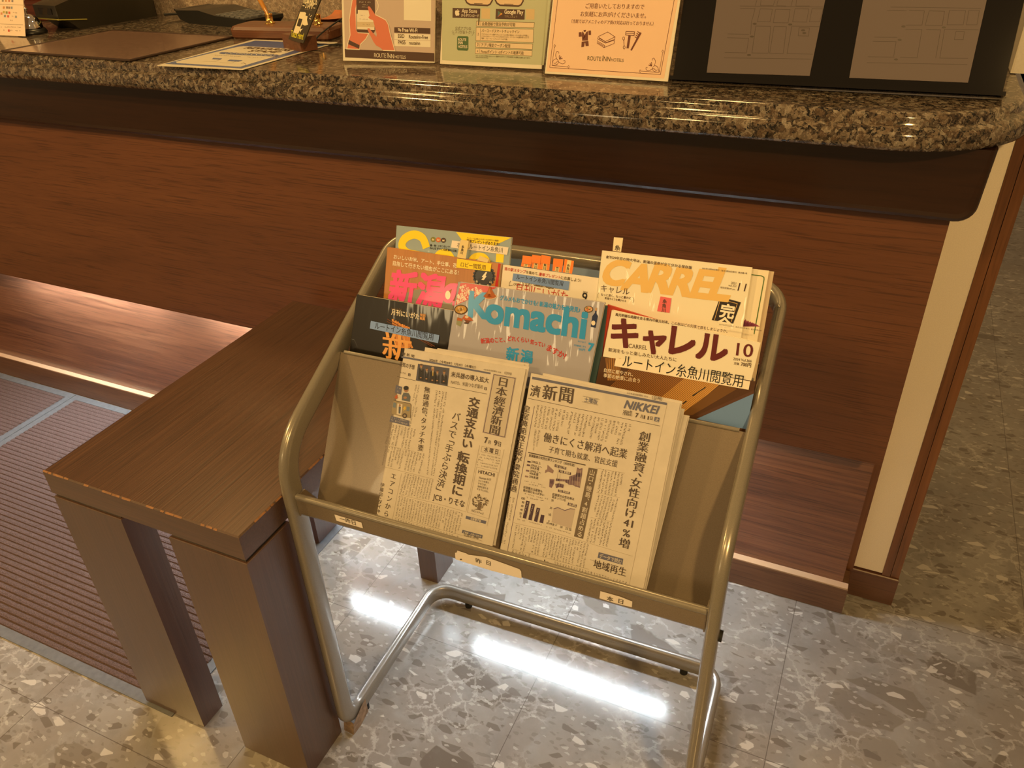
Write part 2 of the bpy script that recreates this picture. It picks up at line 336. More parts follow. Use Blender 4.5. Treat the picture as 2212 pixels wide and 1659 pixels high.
GLYPH = {}
def glyphs(s, shear=0.0, res=4):
    key = (s, shear, res)
    if key not in GLYPH:
        c = bpy.data.curves.new('lettering', 'FONT'); c.body = s; c.size = 1.0; c.shear = shear; c.resolution_u = res
        o = bpy.data.objects.new('lettering', c); COL.objects.link(o)
        dg = bpy.context.evaluated_depsgraph_get(); ev = o.evaluated_get(dg); me = ev.to_mesh()
        vs_ = [(v.co.x, v.co.y) for v in me.vertices]; fs = [tuple(p.vertices) for p in me.polygons]
        ev.to_mesh_clear(); bpy.data.objects.remove(o); bpy.data.curves.remove(c)
        GLYPH[key] = (vs_, fs)
    return GLYPH[key]
INK = {}
def ink(col, rough=0.5, coat=0.0):
    k = (tuple(round(x, 3) for x in col), rough, coat)
    if k not in INK: INK[k] = plain('ink_%d' % len(INK), col, rough, 0, coat)
    return INK[k]
class Art(MB):
    """printing on a Face, each layer a tenth of a millimetre above the last"""
    def __init__(s, face, base=0.0003): super().__init__(); s.fc = face; s.z0 = base
    def z(s, lay): return s.z0 + lay * 0.00012
    def P(s, p): return s.fc.at(p)
    def poly(s, pts, mat, lay=0): s.lpoly([s.P(p) for p in pts], mat, lay)
    def lpoly(s, q, mat, lay=0):
        a = sum(q[i][0] * q[(i + 1) % len(q)][1] - q[(i + 1) % len(q)][0] * q[i][1] for i in range(len(q)))
        if a < 0: q = q[::-1]
        s.add([(x[0], x[1], s.z(lay)) for x in q], [tuple(range(len(q)))], mat)
    def ell(s, c, rx, ry, mat, lay=0, n=24, a0=0, a1=360):
        s.poly([(c[0] + rx * math.cos(math.radians(a0 + (a1 - a0) * k / n)), c[1] + ry * math.sin(math.radians(a0 + (a1 - a0) * k / n))) for k in range(n)], mat, lay)
    def line(s, pts, wpx, mat, lay=0, closed=False):
        """polyline of width wpx (in photo pixels at its first point)"""
        q = [s.P(p) for p in pts]; wd = (s.P((pts[0][0] + wpx, pts[0][1])) - q[0]).length / 2
        q = [p for i, p in enumerate(q) if i == 0 or (p - q[i - 1]).length > 1e-6]
        if closed and (q[0] - q[-1]).length < 1e-6: q.pop()
        n = len(q); L_, R_ = [], []
        for i in range(n):
            a = q[i] - q[i - 1] if (i > 0 or closed) else q[1] - q[0]; b = q[(i + 1) % n] - q[i] if (i < n - 1 or closed) else a
            a = a.normalized(); b = b.normalized(); m = Vector((-a.y - b.y, a.x + b.x)); m = m.normalized() if m.length > 1e-4 else Vector((-a.y, a.x))
            k = wd / max(0.45, abs(m.dot(Vector((-a.y, a.x))))); L_.append(q[i] + m * k); R_.append(q[i] - m * k)
        z = s.z(lay); v = [(p.x, p.y, z) for p in L_] + [(p.x, p.y, z) for p in R_]
        s.add(v, [(n + i, n + (i + 1) % n, (i + 1) % n, i) for i in range(n if closed else n - 1)], mat)
    def curve(s, pts, wpx, mat, lay=0, sub=7):
        q = smooth_path([(p[0], p[1], 0) for p in pts], sub); s.line([(p.x, p.y) for p in q], wpx, mat, lay)
    def put(s, key, org, ex, ey, mat, lay, bold, mode):
        vs_, fs = key
        k = max(2, math.ceil(2 * bold / 0.055) + 1); st = [bold * (2 * i / (k - 1) - 1) for i in range(k)]
        if bold <= 0: sh = [(0, 0)]
        elif mode == 'm': sh = [(x, 0) for x in st]
        else: sh = [(x, y) for x in st for y in st]
        for i, (dx, dy) in enumerate(sh):
            z = s.z(lay) + i * 1e-5
            s.add([(org.x + ex.x * (x + dx) + ey.x * (y + dy), org.y + ex.y * (x + dx) + ey.y * (y + dy), z) for x, y in vs_], fs, mat)
    def text(s, t, pL, pR, mat, asp=1.0, bold=0.0, lay=2, mode='g', shear=0.0, slant=None):
        """one line of lettering, its ink running from pL to pR along the baseline"""
        vs_, fs = glyphs(t, shear)
        if not vs_: return
        x0 = min(v[0] for v in vs_); x1 = max(v[0] for v in vs_)
        a, b = s.P(pL), s.P(pR); e = (b - a) / (x1 - x0); u = Vector((-e.y, e.x)) * asp
        if slant is not None:
            d = s.P((pL[0] + slant[0], pL[1] + slant[1])) - a; u = d.normalized() * e.length * asp
        s.put((vs_, fs), a - e * x0, e, u, mat, lay, bold, mode)
    def vtext(s, t, pT, pB, mat, wid=1.0, bold=0.0, lay=2, mode='g', size=0.98, ppx=None):
        """lettering set downwards, centred on the line pT to pB"""
        a, b = s.P(pT), s.P(pB); cells = t if isinstance(t, list) else list(t); wt = [{'、': 0.5, '「': 0.62, '」': 0.62, ' ': 0.4, '・': 0.6}.get(x, 1.0) for x in cells]; n = sum(wt); d = (b - a) / n; acc = 0.0; dn = d.normalized(); h = d.length * size
        rt = Vector((-dn.y, dn.x))
        for i, ch in enumerate(cells):
            mid = acc + wt[i] / 2; acc += wt[i]
            if ch == ' ': continue
            g = glyphs(ch); c = a + d * mid
            if len(ch) == 1 and ord(ch) > 0x2000: cx, cy = 0.5, 0.38
            else:
                xs = [v[0] for v in g[0]]; ys = [v[1] for v in g[0]]; cx, cy = (min(xs) + max(xs)) / 2, (min(ys) + max(ys)) / 2
            ex, ey = rt * h * wid, -dn * h
            if ch in 'ー「」（）()〜': ex, ey = dn * h, rt * h * wid
            if ch in '、。': c = c + rt * h * 0.55 - dn * h * 0.35
            if ch == '「': c = c - dn * h * 0.18
            if ch == '」': c = c + dn * h * 0.18
            if ch in 'っッャュョぁゃゅょ': c = c + rt * h * 0.08 - dn * h * 0.08
            s.put(g, c - ex * cx - ey * cy, ex, ey, mat, lay, bold, mode)
    def columns(s, quad, ncol, nrow, mat, lay=1, seed=0, fill=0.72, blank=0.05):
        """a block of fine upright print too small to read: rows of little pen strokes"""
        rnd = random.Random(seed); A, B, C, D = [s.P(p) for p in quad]; z = s.z(lay); v = []; f = []
        def at(u, w_): return (A * (1 - u) + B * u) * (1 - w_) + (D * (1 - u) + C * u) * w_
        for c in range(ncol):
            last = nrow if rnd.random() > 0.22 else int(nrow * rnd.uniform(0.3, 0.95))
            for r in range(last):
                if rnd.random() < blank: continue
                u0 = (c + 0.5 - fill / 2) / ncol; u1 = (c + 0.5 + fill / 2) / ncol; w0 = (r + 0.08) / nrow; w1 = (r + 0.92) / nrow
                for k in range(rnd.choice((3, 3, 4))):
                    if rnd.random() < 0.55:
                        t = rnd.uniform(0.05, 0.9); x0, x1, y0, y1 = rnd.uniform(0, 0.25), rnd.uniform(0.7, 1), t, t + 0.12
                    else:
                        t = rnd.uniform(0.1, 0.8); x0, x1, y0, y1 = t, t + 0.13, rnd.uniform(0, 0.3), rnd.uniform(0.65, 1)
                    q = [at(u0 + (u1 - u0) * x, w0 + (w1 - w0) * y) for x, y in ((x0, y1), (x1, y1), (x1, y0), (x0, y0))]
                    o = len(v); v += [(p.x, p.y, z) for p in q]; f.append((o, o + 1, o + 2, o + 3))
        s.add(v, f, mat)
    def rows(s, pL, pR, hpx, n, mat, lay=1, seed=0):
        """one line of print too small to read"""
        a, b = pL, pR; s.columns([(a[0] + (b[0] - a[0]) * 0, a[1] - hpx), (b[0], b[1] - hpx), b, a], n, 1, mat, lay, seed, 0.8, 0.03)

# ================================================================== SETTING
mb = MB(); mb.add([(-7, -5, 0), (5, -5, 0), (5, 4, 0), (-7, 4, 0)], [(0, 1, 2, 3)], M_FLOOR); structure(mb.build('floor'))
mb = MB(); mb.box((-4.0, -0.012, 1.15), (-0.2, 0.03, 1.62), M_GRANBACK); structure(mb.build('wall_back'))
mb = MB(); mb.box((0.172, -0.300, 1.1515), (1.2, 0.03, 2.6), M_WALL); structure(mb.build('wall_right'))

# ================================================================== RECEPTION COUNTER
ctr = thing('reception_counter', 'long dark wooden reception counter front below the granite top, with a cream end post', 'counter', loc=(-1.0, -0.39, 0))
def cpart(mb, name): 
    o = mb.build(name); o.parent = ctr; o.matrix_parent_inverse = Matrix.Translation((1.0, 0.39, 0)); return o
mb = MB(); mb.box((-4.0, -0.550, 0.494), (0.122, -0.538, 1.099), M_PANEL, bevel=0.0015); mb.box((-4.0, -0.538, 0.513), (0.121, -0.446, 0.53), M_PANEL); mb.box((0.108, -0.538, 0.494), (0.1215, -0.446, 0.513), M_PANEL); cpart(mb, 'front_panel')
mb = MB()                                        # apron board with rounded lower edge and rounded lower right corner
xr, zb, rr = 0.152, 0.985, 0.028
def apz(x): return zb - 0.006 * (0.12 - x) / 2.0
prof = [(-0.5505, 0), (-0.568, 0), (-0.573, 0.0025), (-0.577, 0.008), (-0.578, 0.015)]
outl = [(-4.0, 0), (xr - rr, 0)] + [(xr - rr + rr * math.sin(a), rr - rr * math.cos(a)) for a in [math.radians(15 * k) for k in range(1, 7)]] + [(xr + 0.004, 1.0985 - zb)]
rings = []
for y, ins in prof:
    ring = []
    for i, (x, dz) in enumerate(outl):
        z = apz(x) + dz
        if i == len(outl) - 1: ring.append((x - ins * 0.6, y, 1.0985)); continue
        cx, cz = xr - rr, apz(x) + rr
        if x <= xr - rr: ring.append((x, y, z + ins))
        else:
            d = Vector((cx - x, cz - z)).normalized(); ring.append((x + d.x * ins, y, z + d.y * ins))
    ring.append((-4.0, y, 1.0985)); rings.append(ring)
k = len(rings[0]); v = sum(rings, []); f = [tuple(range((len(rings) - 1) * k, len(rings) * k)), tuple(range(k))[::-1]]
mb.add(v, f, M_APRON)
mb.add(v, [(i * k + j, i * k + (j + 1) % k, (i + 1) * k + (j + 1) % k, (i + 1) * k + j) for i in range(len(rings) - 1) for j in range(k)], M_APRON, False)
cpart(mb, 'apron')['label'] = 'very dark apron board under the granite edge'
mb = MB(); mb.box((-4.0, -0.445, 0.079), (0.118, -0.400, 1.099), M_LOWER); cpart(mb, 'lower_panel')['label'] = 'recessed reddish lower panel lit from above'
mb = MB(); mb.box((-4.0, -0.4635, 0.0), (0.132, -0.400, 0.079), M_PLINTH, bevel=0.002); cpart(mb, 'plinth')
M_LEDGE = plain('lit_ledge', (0.62, 0.42, 0.26), 0.35)  # pale colour holds the lamp light falling on the plinth top
mb = MB(); mb.box((-4.0, -0.4625, 0.0788), (0.131, -0.4452, 0.0802), M_LEDGE); cpart(mb, 'ledge_strip')['label'] = 'pale strip along the top of the plinth'
mb = MB(); mb.box((0.136, -0.390, 0.084), (0.1975, 0.02, 1.099), M_PLASTER, bevel=0.004); cpart(mb, 'end_post')['label'] = 'cream plastered end post'
mb = MB(); mb.box((0.116, -0.396, 0.080), (0.1365, -0.385, 0.50), M_TRIM); cpart(mb, 'reveal_strip')
mb = MB(); mb.box((0.1975, -0.392, 0.082), (0.214, 0.02, 1.099), M_TRIM, bevel=0.002); mb.box((0.2155, -0.390, 0.082), (0.2325, 0.02, 1.099), M_TRIM, bevel=0.002); mb.box((0.2, -0.385, 0.082), (0.231, 0.02, 1.099), M_TRIM); cpart(mb, 'corner_trim')
mb = MB(); mb.box((0.118, -0.3955, 0), (0.234, 0.02, 0.083), M_BASE, bevel=0.002); cpart(mb, 'post_base')

# granite worktop with a stepped, rounded edge and a rounded right-hand corner
def outline(ins):
    R, xe, yf = 0.20, 0.205, -0.632
    R2 = R - ins; pts = [(-4.0, yf + ins)]
    for k in range(0, 19):
        a = math.radians(5 * k); pts.append((xe - R + R2 * math.sin(a), yf + R - R2 * math.cos(a)))
    pts += [(xe - ins, 0.02), (-4.0, 0.02)]; return pts
levels = [(0.010, 1.099), (0.003, 1.101), (0.0, 1.108), (0.0, 1.119), (0.003, 1.127), (0.009, 1.1315), (0.0155, 1.1325), (0.017, 1.134), (0.0175, 1.142), (0.0195, 1.1475), (0.025, 1.1502)]
mb = MB(); rings = [[(x, y, z) for x, y in outline(i)] for i, z in levels]; k = len(rings[0]); v = sum(rings, [])
mb.add(v, [(i * k + j, i * k + (j + 1) % k, (i + 1) * k + (j + 1) % k, (i + 1) * k + j) for i in range(len(rings) - 1) for j in range(k)], M_GRAN, True)
mb.add(v, [tuple(range(k))[::-1], tuple(range((len(rings) - 1) * k, len(rings) * k))], M_GRAN)
tag(mb.build('granite_worktop'), 'polished speckled brown granite worktop on the reception counter', 'worktop')
GT = 1.1503

# cool tubes under the overhang of the front panel
for x0, x1, lab in ((-2.42, -1.79, 'far left cool white tube light under the counter panel, beyond the mat seam'), (-1.66, -1.02, 'cool white tube light under the counter panel behind the bench'), (-0.82, -0.225, 'cool white tube light under the counter panel behind the magazine rack')):
    t = thing('tube_light', lab, 'light', loc=((x0 + x1) / 2, -0.522, 0.513), group='tube lights under the counter')
    h = (x1 - x0) / 2
    mb = MB(); mb.box((-h, -0.014, -0.010), (h, 0.018, 0), M_WHITE); mb.build('batten', t)
    mb = MB(); mb.cyl((-h + 0.01, 0, -0.0205), (h - 0.01, 0, -0.0205), 0.0100, M_LED, 16); mb.build('tube', t)

# ================================================================== MATS
def floor_mat_thing(x0, x1, y0, y1, lab):
    t = thing('entrance_mat', lab, 'mat', loc=(0, 0, 0), group='ribbed brown mats along the counter')
    bw = 0.024
    mb = MB()
    for a, b in (((x0, y0), (x1, y0 + bw)), ((x0, y1 - bw), (x1, y1)), ((x0, y0 + bw), (x0 + bw, y1 - bw)), ((x1 - bw, y0 + bw), (x1, y1 - bw))):
        mb.box((*a, 0), (*b, 0.0022), M_RUBBER)
    mb.build('rubber_border', t)
    n = int((y1 - y0 - 2 * bw) / 0.0155); p = (y1 - y0 - 2 * bw) / n; pr = [(y0 + bw, 0.0)]
    for i in range(n):
        y = y0 + bw + p * i
        pr += [(y + p * 0.06, 0.0008), (y + p * 0.16, 0.0031), (y + p * 0.5, 0.0038), (y + p * 0.84, 0.0031), (y + p * 0.94, 0.0008)]
    pr.append((y1 - bw, 0.0)); mb = MB(); k = len(pr)
    mb.add([(x0 + bw, y, z) for y, z in pr] + [(x1 - bw, y, z) for y, z in pr], [(i, k + i, k + i + 1, i + 1) for i in range(k - 1)], M_PILE)
    mb.build('ribbed_pile', t)
floor_mat_thing(-2.352, -1.110, -1.283, -0.466, 'brown ribbed entrance mat partly under the wooden bench')
floor_mat_thing(-3.6, -2.356, -1.30, -0.466, 'brown ribbed entrance mat beyond the seam, away from the bench')

# ================================================================== BENCH
bx, by, bW, bL, bH, bt = -1.1858, -1.2764, 0.4253, 0.684, 0.630, 0.0504
bench = thing('bench', 'dark brown wooden luggage bench standing beside the magazine rack', 'bench', loc=(bx, by, 0), rz=0.0032)
mb = MB(); e = 0.0022
mb.box((0, 0, bH - bt), (bW, bL, bH), M_BENCHX, bevel=e)
mb.add([(e, e, bH + 0.0001), (bW - e, e, bH + 0.0001), (bW - e, bL - e, bH + 0.0001), (e, bL - e, bH + 0.0001)], [(0, 1, 2, 3)], M_BENCH)
M_WORN = noisy('worn_edge', (0.26, 0.125, 0.055), 0.6, 0, 0.3, 80, 0.2)
rw = random.Random(4)
for (ax, ay, dx, dy, L_) in ((0, 0, 1, 0, bW), (bW, 0, 0, 1, bL * 0.5)):
    s_ = 0.0
    while s_ < L_ - 0.03:
        l_ = rw.uniform(0.006, 0.03)
        if rw.random() < 0.7:
            px_, py_ = ax + dx * s_, ay + dy * s_; qx, qy = ax + dx * (s_ + l_), ay + dy * (s_ + l_); hh = rw.uniform(0.0001, 0.0010)
            if dx: mb.add([(px_, -0.0003, bH - hh - 0.0015), (qx, -0.0003, bH - hh * 0.5 - 0.0015), (qx, e, bH + 0.0003), (px_, e, bH + 0.0003)], [(0, 1, 2, 3)], M_WORN)
            else: mb.add([(bW + 0.0003, py_, bH - hh - 0.0015), (bW + 0.0003, qy, bH - hh * 0.5 - 0.0015), (bW - e, qy, bH + 0.0003), (bW - e, py_, bH + 0.0003)], [(0, 1, 2, 3)], M_WORN)
        s_ += l_ + rw.uniform(0.0, 0.006)
mb.build('top', bench)
lw = 0.160; zt = bH - bt
for (x0, x1, y0, y1, zb_) in ((0, lw, 0, 0.054, 0.0042), (bW - lw, bW, 0, 0.105, 0), (bW - 0.060, bW - 0.012, 0.533, 0.612, 0), (0.012, 0.060, 0.533, 0.612, 0.0042)):
    mb = MB(); mb.box((x0, y0, zb_), (x1, y1, zt - 0.006), M_BENCHZ, bevel=0.0012); mb.box((x0 + 0.004, y0 + 0.004, zt - 0.0065), (x1 - 0.004, y1 - 0.004, zt + 0.0005), M_BLACK)
    mb.build('leg', bench)

# ================================================================== MAGAZINE RACK
RX, RY, RR = -0.4105, -1.1526, 0.0309
rc, rs = math.cos(RR), math.sin(RR)
def RW(u, v, z): return Vector((RX + rc * u - rs * v, RY + rs * u + rc * v, z))
rack = thing('magazine_rack', 'bronze tubular steel magazine rack holding newspapers and magazines', 'magazine rack', loc=(RX, RY, 0), rz=RR)
hw, TH, DP = 0.3353, 0.0095, 0.0195
sec = []
for k in range(24):
    a = 2 * math.pi * k / 24; c_, s_ = math.cos(a), math.sin(a)
    sec.append((TH * math.copysign(abs(c_) ** 0.75, c_), DP * math.copysign(abs(s_) ** 0.6, s_)))
def arc(c, a, b, n=8):
    """points of the bend from c+a to c+b (a, b perpendicular)"""
    c, a, b = Vector(c), Vector(a), Vector(b); return [c + a * math.cos(t) + b * math.sin(t) for t in [math.pi / 2 * k / n for k in range(n + 1)]]
def side(sg):
    """one side frame from the rear runner to the top bar"""
    u = sg * hw; zr = 0.031; vr = 0.385; zs, vt, zt_ = 0.716, 0.400, 0.911; r1 = 0.05; pts = []
    L = math.hypot(vt, zt_ - zs); d = Vector((0, vt / L, (zt_ - zs) / L))
    pts += [Vector((u, vr - 0.045, zr)), Vector((u, vr - 0.2, zr)), Vector((u, r1 + 0.03, zr))]
    pts += [Vector((u, r1 - r1 * math.sin(t), zr + r1 - r1 * math.cos(t))) for t in [math.pi / 2 * k / 8 for k in range(9)]]
    pts += [Vector((u, 0, 0.2)), Vector((u, 0, 0.5))]
    k0 = Vector((u, 0, zs)); cut = 0.065
    a, b = k0 - Vector((0, 0, cut)), k0 + d * cut
    for k in range(10): t = k / 9; pts.append(a * (1 - t) ** 2 + k0 * 2 * t * (1 - t) + b * t * t)
    pts += [k0 + d * (L * 0.5), Vector((u, vt, zt_)) - d * 0.045]
    return pts, d
sl, dsl = side(-1); sr, _ = side(1)
path = []
X = Vector((1, 0, 0))
def lax(pts, i):
    t = (pts[min(i + 1, len(pts) - 1)] - pts[max(i - 1, 0)]).normalized(); return t.cross(X)
for i, p in enumerate(sl): path.append((p, lax(sl, i)))
NS = path[-1][1]
c = Vector((-hw + 0.045, 0.400, 0.911)) - dsl * 0.045
for p in arc(c, Vector((-0.045, 0, 0)), dsl * 0.045)[1:]: path.append((p, NS))
for p in arc(c + Vector((2 * hw - 0.09, 0, 0)), dsl * 0.045, Vector((0.045, 0, 0))): path.append((p, NS))
rev = []
for i, p in enumerate(sr): rev.append((p, lax(sr, i)))
path += rev[::-1]
ZN = rev[0][1]
c = Vector((hw - 0.045, 0.385 - 0.045, 0.031))
for p in arc(c, Vector((0.045, 0, 0)), Vector((0, 0.045, 0)))[1:]: path.append((p, ZN))
for p in arc(c - Vector((2 * hw - 0.09, 0, 0)), Vector((0, 0.045, 0)), Vector((-0.045, 0, 0)))[:-1]: path.append((p, ZN))
mb = MB(); mb.sweep(path, M_TUBE, sec, closed=True)
mb.build('tube_frame', rack)
mb = MB()                                        # front tray: rolled rim, front lip, floor and first back plate in one sheet
mb.sheet([(-0.0055, 0.632), (-0.0055, 0.600), (-0.003, 0.596), (0.000, 0.5945), (0.042, 0.590), (0.170, 0.803)], -0.3255, 0.3255, -0.0016, M_BRONZE)
mb.cyl((-0.3255, -0.003, 0.631), (0.3255, -0.003, 0.631), 0.0058, M_TUBE, 16)
mb.cyl((-0.318, 0.1705, 0.804), (0.318, 0.1705, 0.804), 0.0032, M_TUBE, 12)
for sx in (-1, 1): mb.prism([(sx * 0.3235, -0.006, 0.593), (sx * 0.3235, 0.042, 0.589), (sx * 0.3235, 0.016, 0.632), (sx * 0.3235, -0.006, 0.632)], (sx * 0.002, 0, 0), M_BRONZE)
mb.build('front_tray', rack)
for a, b, z0, z1, nm in ((0.172, 0.232, 0.655, 0.85, 'middle_rest'), (0.240, 0.300, 0.68, 0.835, 'rear_rest')):
    mb = MB(); mb.sheet([(a - 0.06, z0 + 0.004), (a, z0), (b, z1)], -0.322, 0.322, -0.0015, M_BRONZE); mb.cyl((-0.322, b, z1), (0.322, b, z1), 0.0025, M_TUBE, 10); mb.build(nm, rack)
mb = MB(); mb.sheet([(0.388, 0.908), (0.371, 0.872)], -0.30, 0.30, 0.003, M_STRIP); mb.cyl((-0.30, 0.3705, 0.8715), (0.30, 0.3705, 0.8715), 0.002, M_CHROME, 10); mb.build('top_strip', rack)['label'] = 'grey blue steel strip under the top bar'
for u in (-0.25, 0.262):
    mb = MB(); mb.cyl((u, 0.385, 0.0), (u, 0.385, 0.014), 0.0085, M_BLACKR, 14); mb.build('rubber_foot', rack)
for u in (-hw, hw):
    mb = MB(); mb.cyl((u, 0.06, 0.0), (u, 0.06, 0.0135), 0.0085, M_BLACKR, 14); mb.build('rubber_foot', rack)
mb = MB(); mb.cyl((hw + TH - 0.001, 0.0, 0.588), (hw + TH + 0.004, 0.0, 0.588), 0.008, M_BLACKR, 14); mb.build('screw_cap', rack)
mb = MB()                                        # torn brown tape hanging round the left front foot
u0 = -hw
tp = [(-0.012, 0.045, 0.030), (0.012, 0.052, 0.050), (0.014, 0.018, 0.020), (0.010, 0.030, 0.001), (-0.010, 0.012, 0.001), (-0.013, 0.010, 0.030)]
mb.add([(u0 - 0.0115, 0.004, 0.040), (u0 - 0.0125, -0.002, 0.001), (u0 + 0.012, -0.004, 0.001), (u0 + 0.0125, 0.002, 0.030), (u0 + 0.0128, 0.050, 0.050), (u0 + 0.016, 0.048, 0.012), (u0 + 0.014, 0.02, 0.001)], [(0, 1, 2, 3), (3, 2, 6, 5, 4)], M_TAPE)
mb.build('torn_tape', rack)['label'] = 'torn brown tape round the left front foot'
INV = rack.matrix_world.inverted() if False else Matrix.LocRotScale(Vector((RX, RY, 0)), Matrix.Rotation(RR, 3, 'Z'), None).inverted()
def on_rack(o): o.parent = rack; o.matrix_parent_inverse = INV; return o
XD = RW(1, 0, 0) - RW(0, 0, 0); VD = RW(0, 1, 0) - RW(0, 0, 0); ZD = Vector((0, 0, 1))
M_LABEL = plain('label_paper', (0.84, 0.78, 0.74), 0.6); K_BLACK = ink((0.015, 0.014, 0.014)); K_BROWN = ink((0.10, 0.055, 0.03))
lipf = Face(RW(-0.3, -0.0076, 0.62), XD, -VD)
def lip_label(quad, txt, pts, lab):
    a = Art(lipf, 0.0003); a.poly(quad, M_LABEL, 0)
    for t, l, r in txt: a.text(t, l, r, ink((0.06, 0.045, 0.03)), 1.0, 0.012)
    for p in pts: a.ell(p, 2.4, 1.4, ink((0.05, 0.035, 0.02)), 1, 10)
    o = a.build('paper_label'); o.matrix_world = lipf.mw; on_rack(o); o['label'] = lab
lip_label([(722.5, 1111), (781, 1128.5), (784.5, 1141), (727, 1124.5)], [('一昨日', (735, 1123.5), (769, 1133.5))], [], 'small label at the left end of the tray lip')
lip_label([(988, 1189), (1007, 1195), (1012, 1198), (1050, 1203), (1122, 1229), (1126, 1234), (1127, 1249.5), (1060, 1232), (984, 1208), (983, 1194), (987, 1193)], [('昨', (1028.5, 1214), (1041, 1217.5)), ('日', (1051, 1218), (1060, 1221))], [(996, 1208)], 'torn label in the middle of the tray lip')
lip_label([(1297, 1276.5), (1341, 1289), (1366, 1299), (1365, 1311.5), (1330, 1303), (1295, 1292)], [('本', (1311, 1295.5), (1325, 1299)), ('日', (1336, 1301), (1346, 1304))], [], 'label at the right end of the tray lip')

# ================================================================== NEWSPAPERS
def tier(v0, z0, dv, dz, xdir=XD):
    """plane of a reading tier in the rack: through (v0, z0) and leaning along (dv, dz)"""
    d = (VD * dv + ZD * dz).normalized(); n = XD.cross(d); return RW(0, v0, z0), n
def face_on(pl, off, tl, tr):
    o, n = pl; f = Face(o + n * off, XD, n); a, b = f.at(tl), f.at(tr); A = f.o + f.ex * a.x + f.ey * a.y; B = f.o + f.ex * b.x + f.ey * b.y
    return Face(A, B - A, n), (B - A).length
NP = tier(0.036, 0.592, 0.1325, 0.248)
INKN = ink((0.075, 0.055, 0.05)); GREYN = ink((0.30, 0.25, 0.20)); PURP = ink((0.10, 0.06, 0.13)); BAND = ink((0.115, 0.125, 0.21)); FINE = ink((0.13, 0.105, 0.09))
def paper_body(w_, H, t, leaves, fold=0.006, seed=0):
    """folded newspaper: front sheet over a stack of leaves, rounded fold along the left side"""
    rnd = random.Random(seed); mb = MB(); pr = []
    n = 8
    pts = [(w_, 0.0)] + [(fold * (1 - math.sin(a)) * 0 + fold - fold * math.sin(a), -t / 2 + (t / 2) * math.cos(a)) for a in [math.pi * k / n for k in range(n + 1)]] + [(w_, -t)]
    ring = []
    mb.prism([(x, -H, z) for x, z in pts], (0, H, 0), M_NEWS, False)
    return mb
def skew(mb, k): mb.v = [(x + k * y, y, z) for x, y, z in mb.v]; return mb
def newspaper(face, w_, H, t, label, group, art=None, leaves=(), seed=0, bl=None):
    k = 0.0
    if bl: p = face.at(bl); k = p.x / p.y
    elif isinstance(seed, float): k = seed
    th = thing('newspaper', label, 'newspaper', mw=face.mw, group=group)
    mb = skew(paper_body(w_, H, t, 3), k); o = mb.build('folded_sheets'); o.parent = th
    for (dx, dy, dz, ww) in leaves:
        mb = MB(); mb.box((w_ - ww, -H + 0.001, dz - 0.0012), (w_ + dx, dy, dz), M_NEWS); skew(mb, k); o = mb.build('inner_leaf'); o.parent = th
    if art: o = art.build('front_page'); o.parent = th
    return th

# ---- left newspaper
f1, w1 = face_on(NP, 0.012, (872, 752), (1131, 797)); w1 = 0.2035
A_ = crop(800, 730, 6.32); B_ = crop(800, 960, 6.381)
a = Art(f1)
T, V = a.text, a.vtext
K = INKN
T('経 新 聞', A_(432, 228), A_(597, 268), K, 0.8, 0.01)
a.poly([A_(428, 245), A_(1645, 474), A_(1640, 497), A_(424, 270)], BAND, 0)
T('2026年（令和8年）7月9日（木曜日）', A_(805, 313), A_(1438, 418), K, 0.9, 0.012)
T('©日本経済新聞社 2026', A_(1548, 440), A_(1785, 480), FINE, 1.0); T('（日刊）', A_(1830, 492), A_(1928, 508), K, 1.0, 0.01)
T('景気の予想', A_(400, 377), A_(600, 428), K, 1.45, 0.012); a.rows(A_(390, 478), A_(500, 505), 5, 6, K, 1, 3)
a.poly([A_(520, 480), A_(552, 488), A_(547, 525), A_(516, 518)], K, 1); T('2', A_(528, 517), A_(540, 519), M_NEWS, 1, 0.02, 3)
ph = [A_(652, 352), A_(1082, 414), A_(1055, 660), A_(622, 580)]
a.poly(ph, ink((0.07, 0.075, 0.12)), 0)
SUIT = ink((0.022, 0.022, 0.03)); SKIN = ink((0.34, 0.19, 0.12)); SHIRT = ink((0.45, 0.40, 0.36))
for (hx, hy, r_, bw_, bot, tie) in ((697, 380, 26, 58, 590, (0.02, 0.02, 0.03)), (772, 428, 24, 46, 605, (0.05, 0.06, 0.12)), (855, 425, 29, 72, 625, (0.50, 0.36, 0.10)), (918, 462, 22, 44, 630, (0.05, 0.05, 0.1)), (1010, 468, 26, 62, 640, (0.06, 0.06, 0.09))):
    a.poly([A_(hx - bw_ * .55, hy + 38), A_(hx - 12, hy + 22), A_(hx + 14, hy + 24), A_(hx + bw_ * .62, hy + 52), A_(hx + bw_ * .6, bot), A_(hx - bw_ * .75, bot - 22)], SUIT, 1)
    a.poly([A_(hx - 11, hy + 22), A_(hx + 13, hy + 24), A_(hx + 2, hy + 100)], SHIRT, 2); a.poly([A_(hx - 3, hy + 28), A_(hx + 6, hy + 29), A_(hx + 7, hy + 85), A_(hx, hy + 98), A_(hx - 5, hy + 85)], ink(tie), 3)
    a.ell(A_(hx, hy), r_ * .7 / 6.32, r_ / 6.32, SKIN, 2, 14); a.ell(A_(hx, hy - r_ * .6), r_ * .72 / 6.32, r_ * .5 / 6.32, ink((0.10, 0.07, 0.055)) if hx != 855 else ink((0.40, 0.31, 0.24)), 3, 12)
    a.ell(A_(hx - bw_ * .1, bot - 48), 13 / 6.32, 9 / 6.32, SKIN, 3, 10)
T('米兵器の導入拡大', A_(1100, 523), A_(1615, 612), K, 1.12, 0.016); T('NATO、米国つなぎ留め', A_(1100, 622), A_(1535, 692), FINE, 1.35, 0.006)
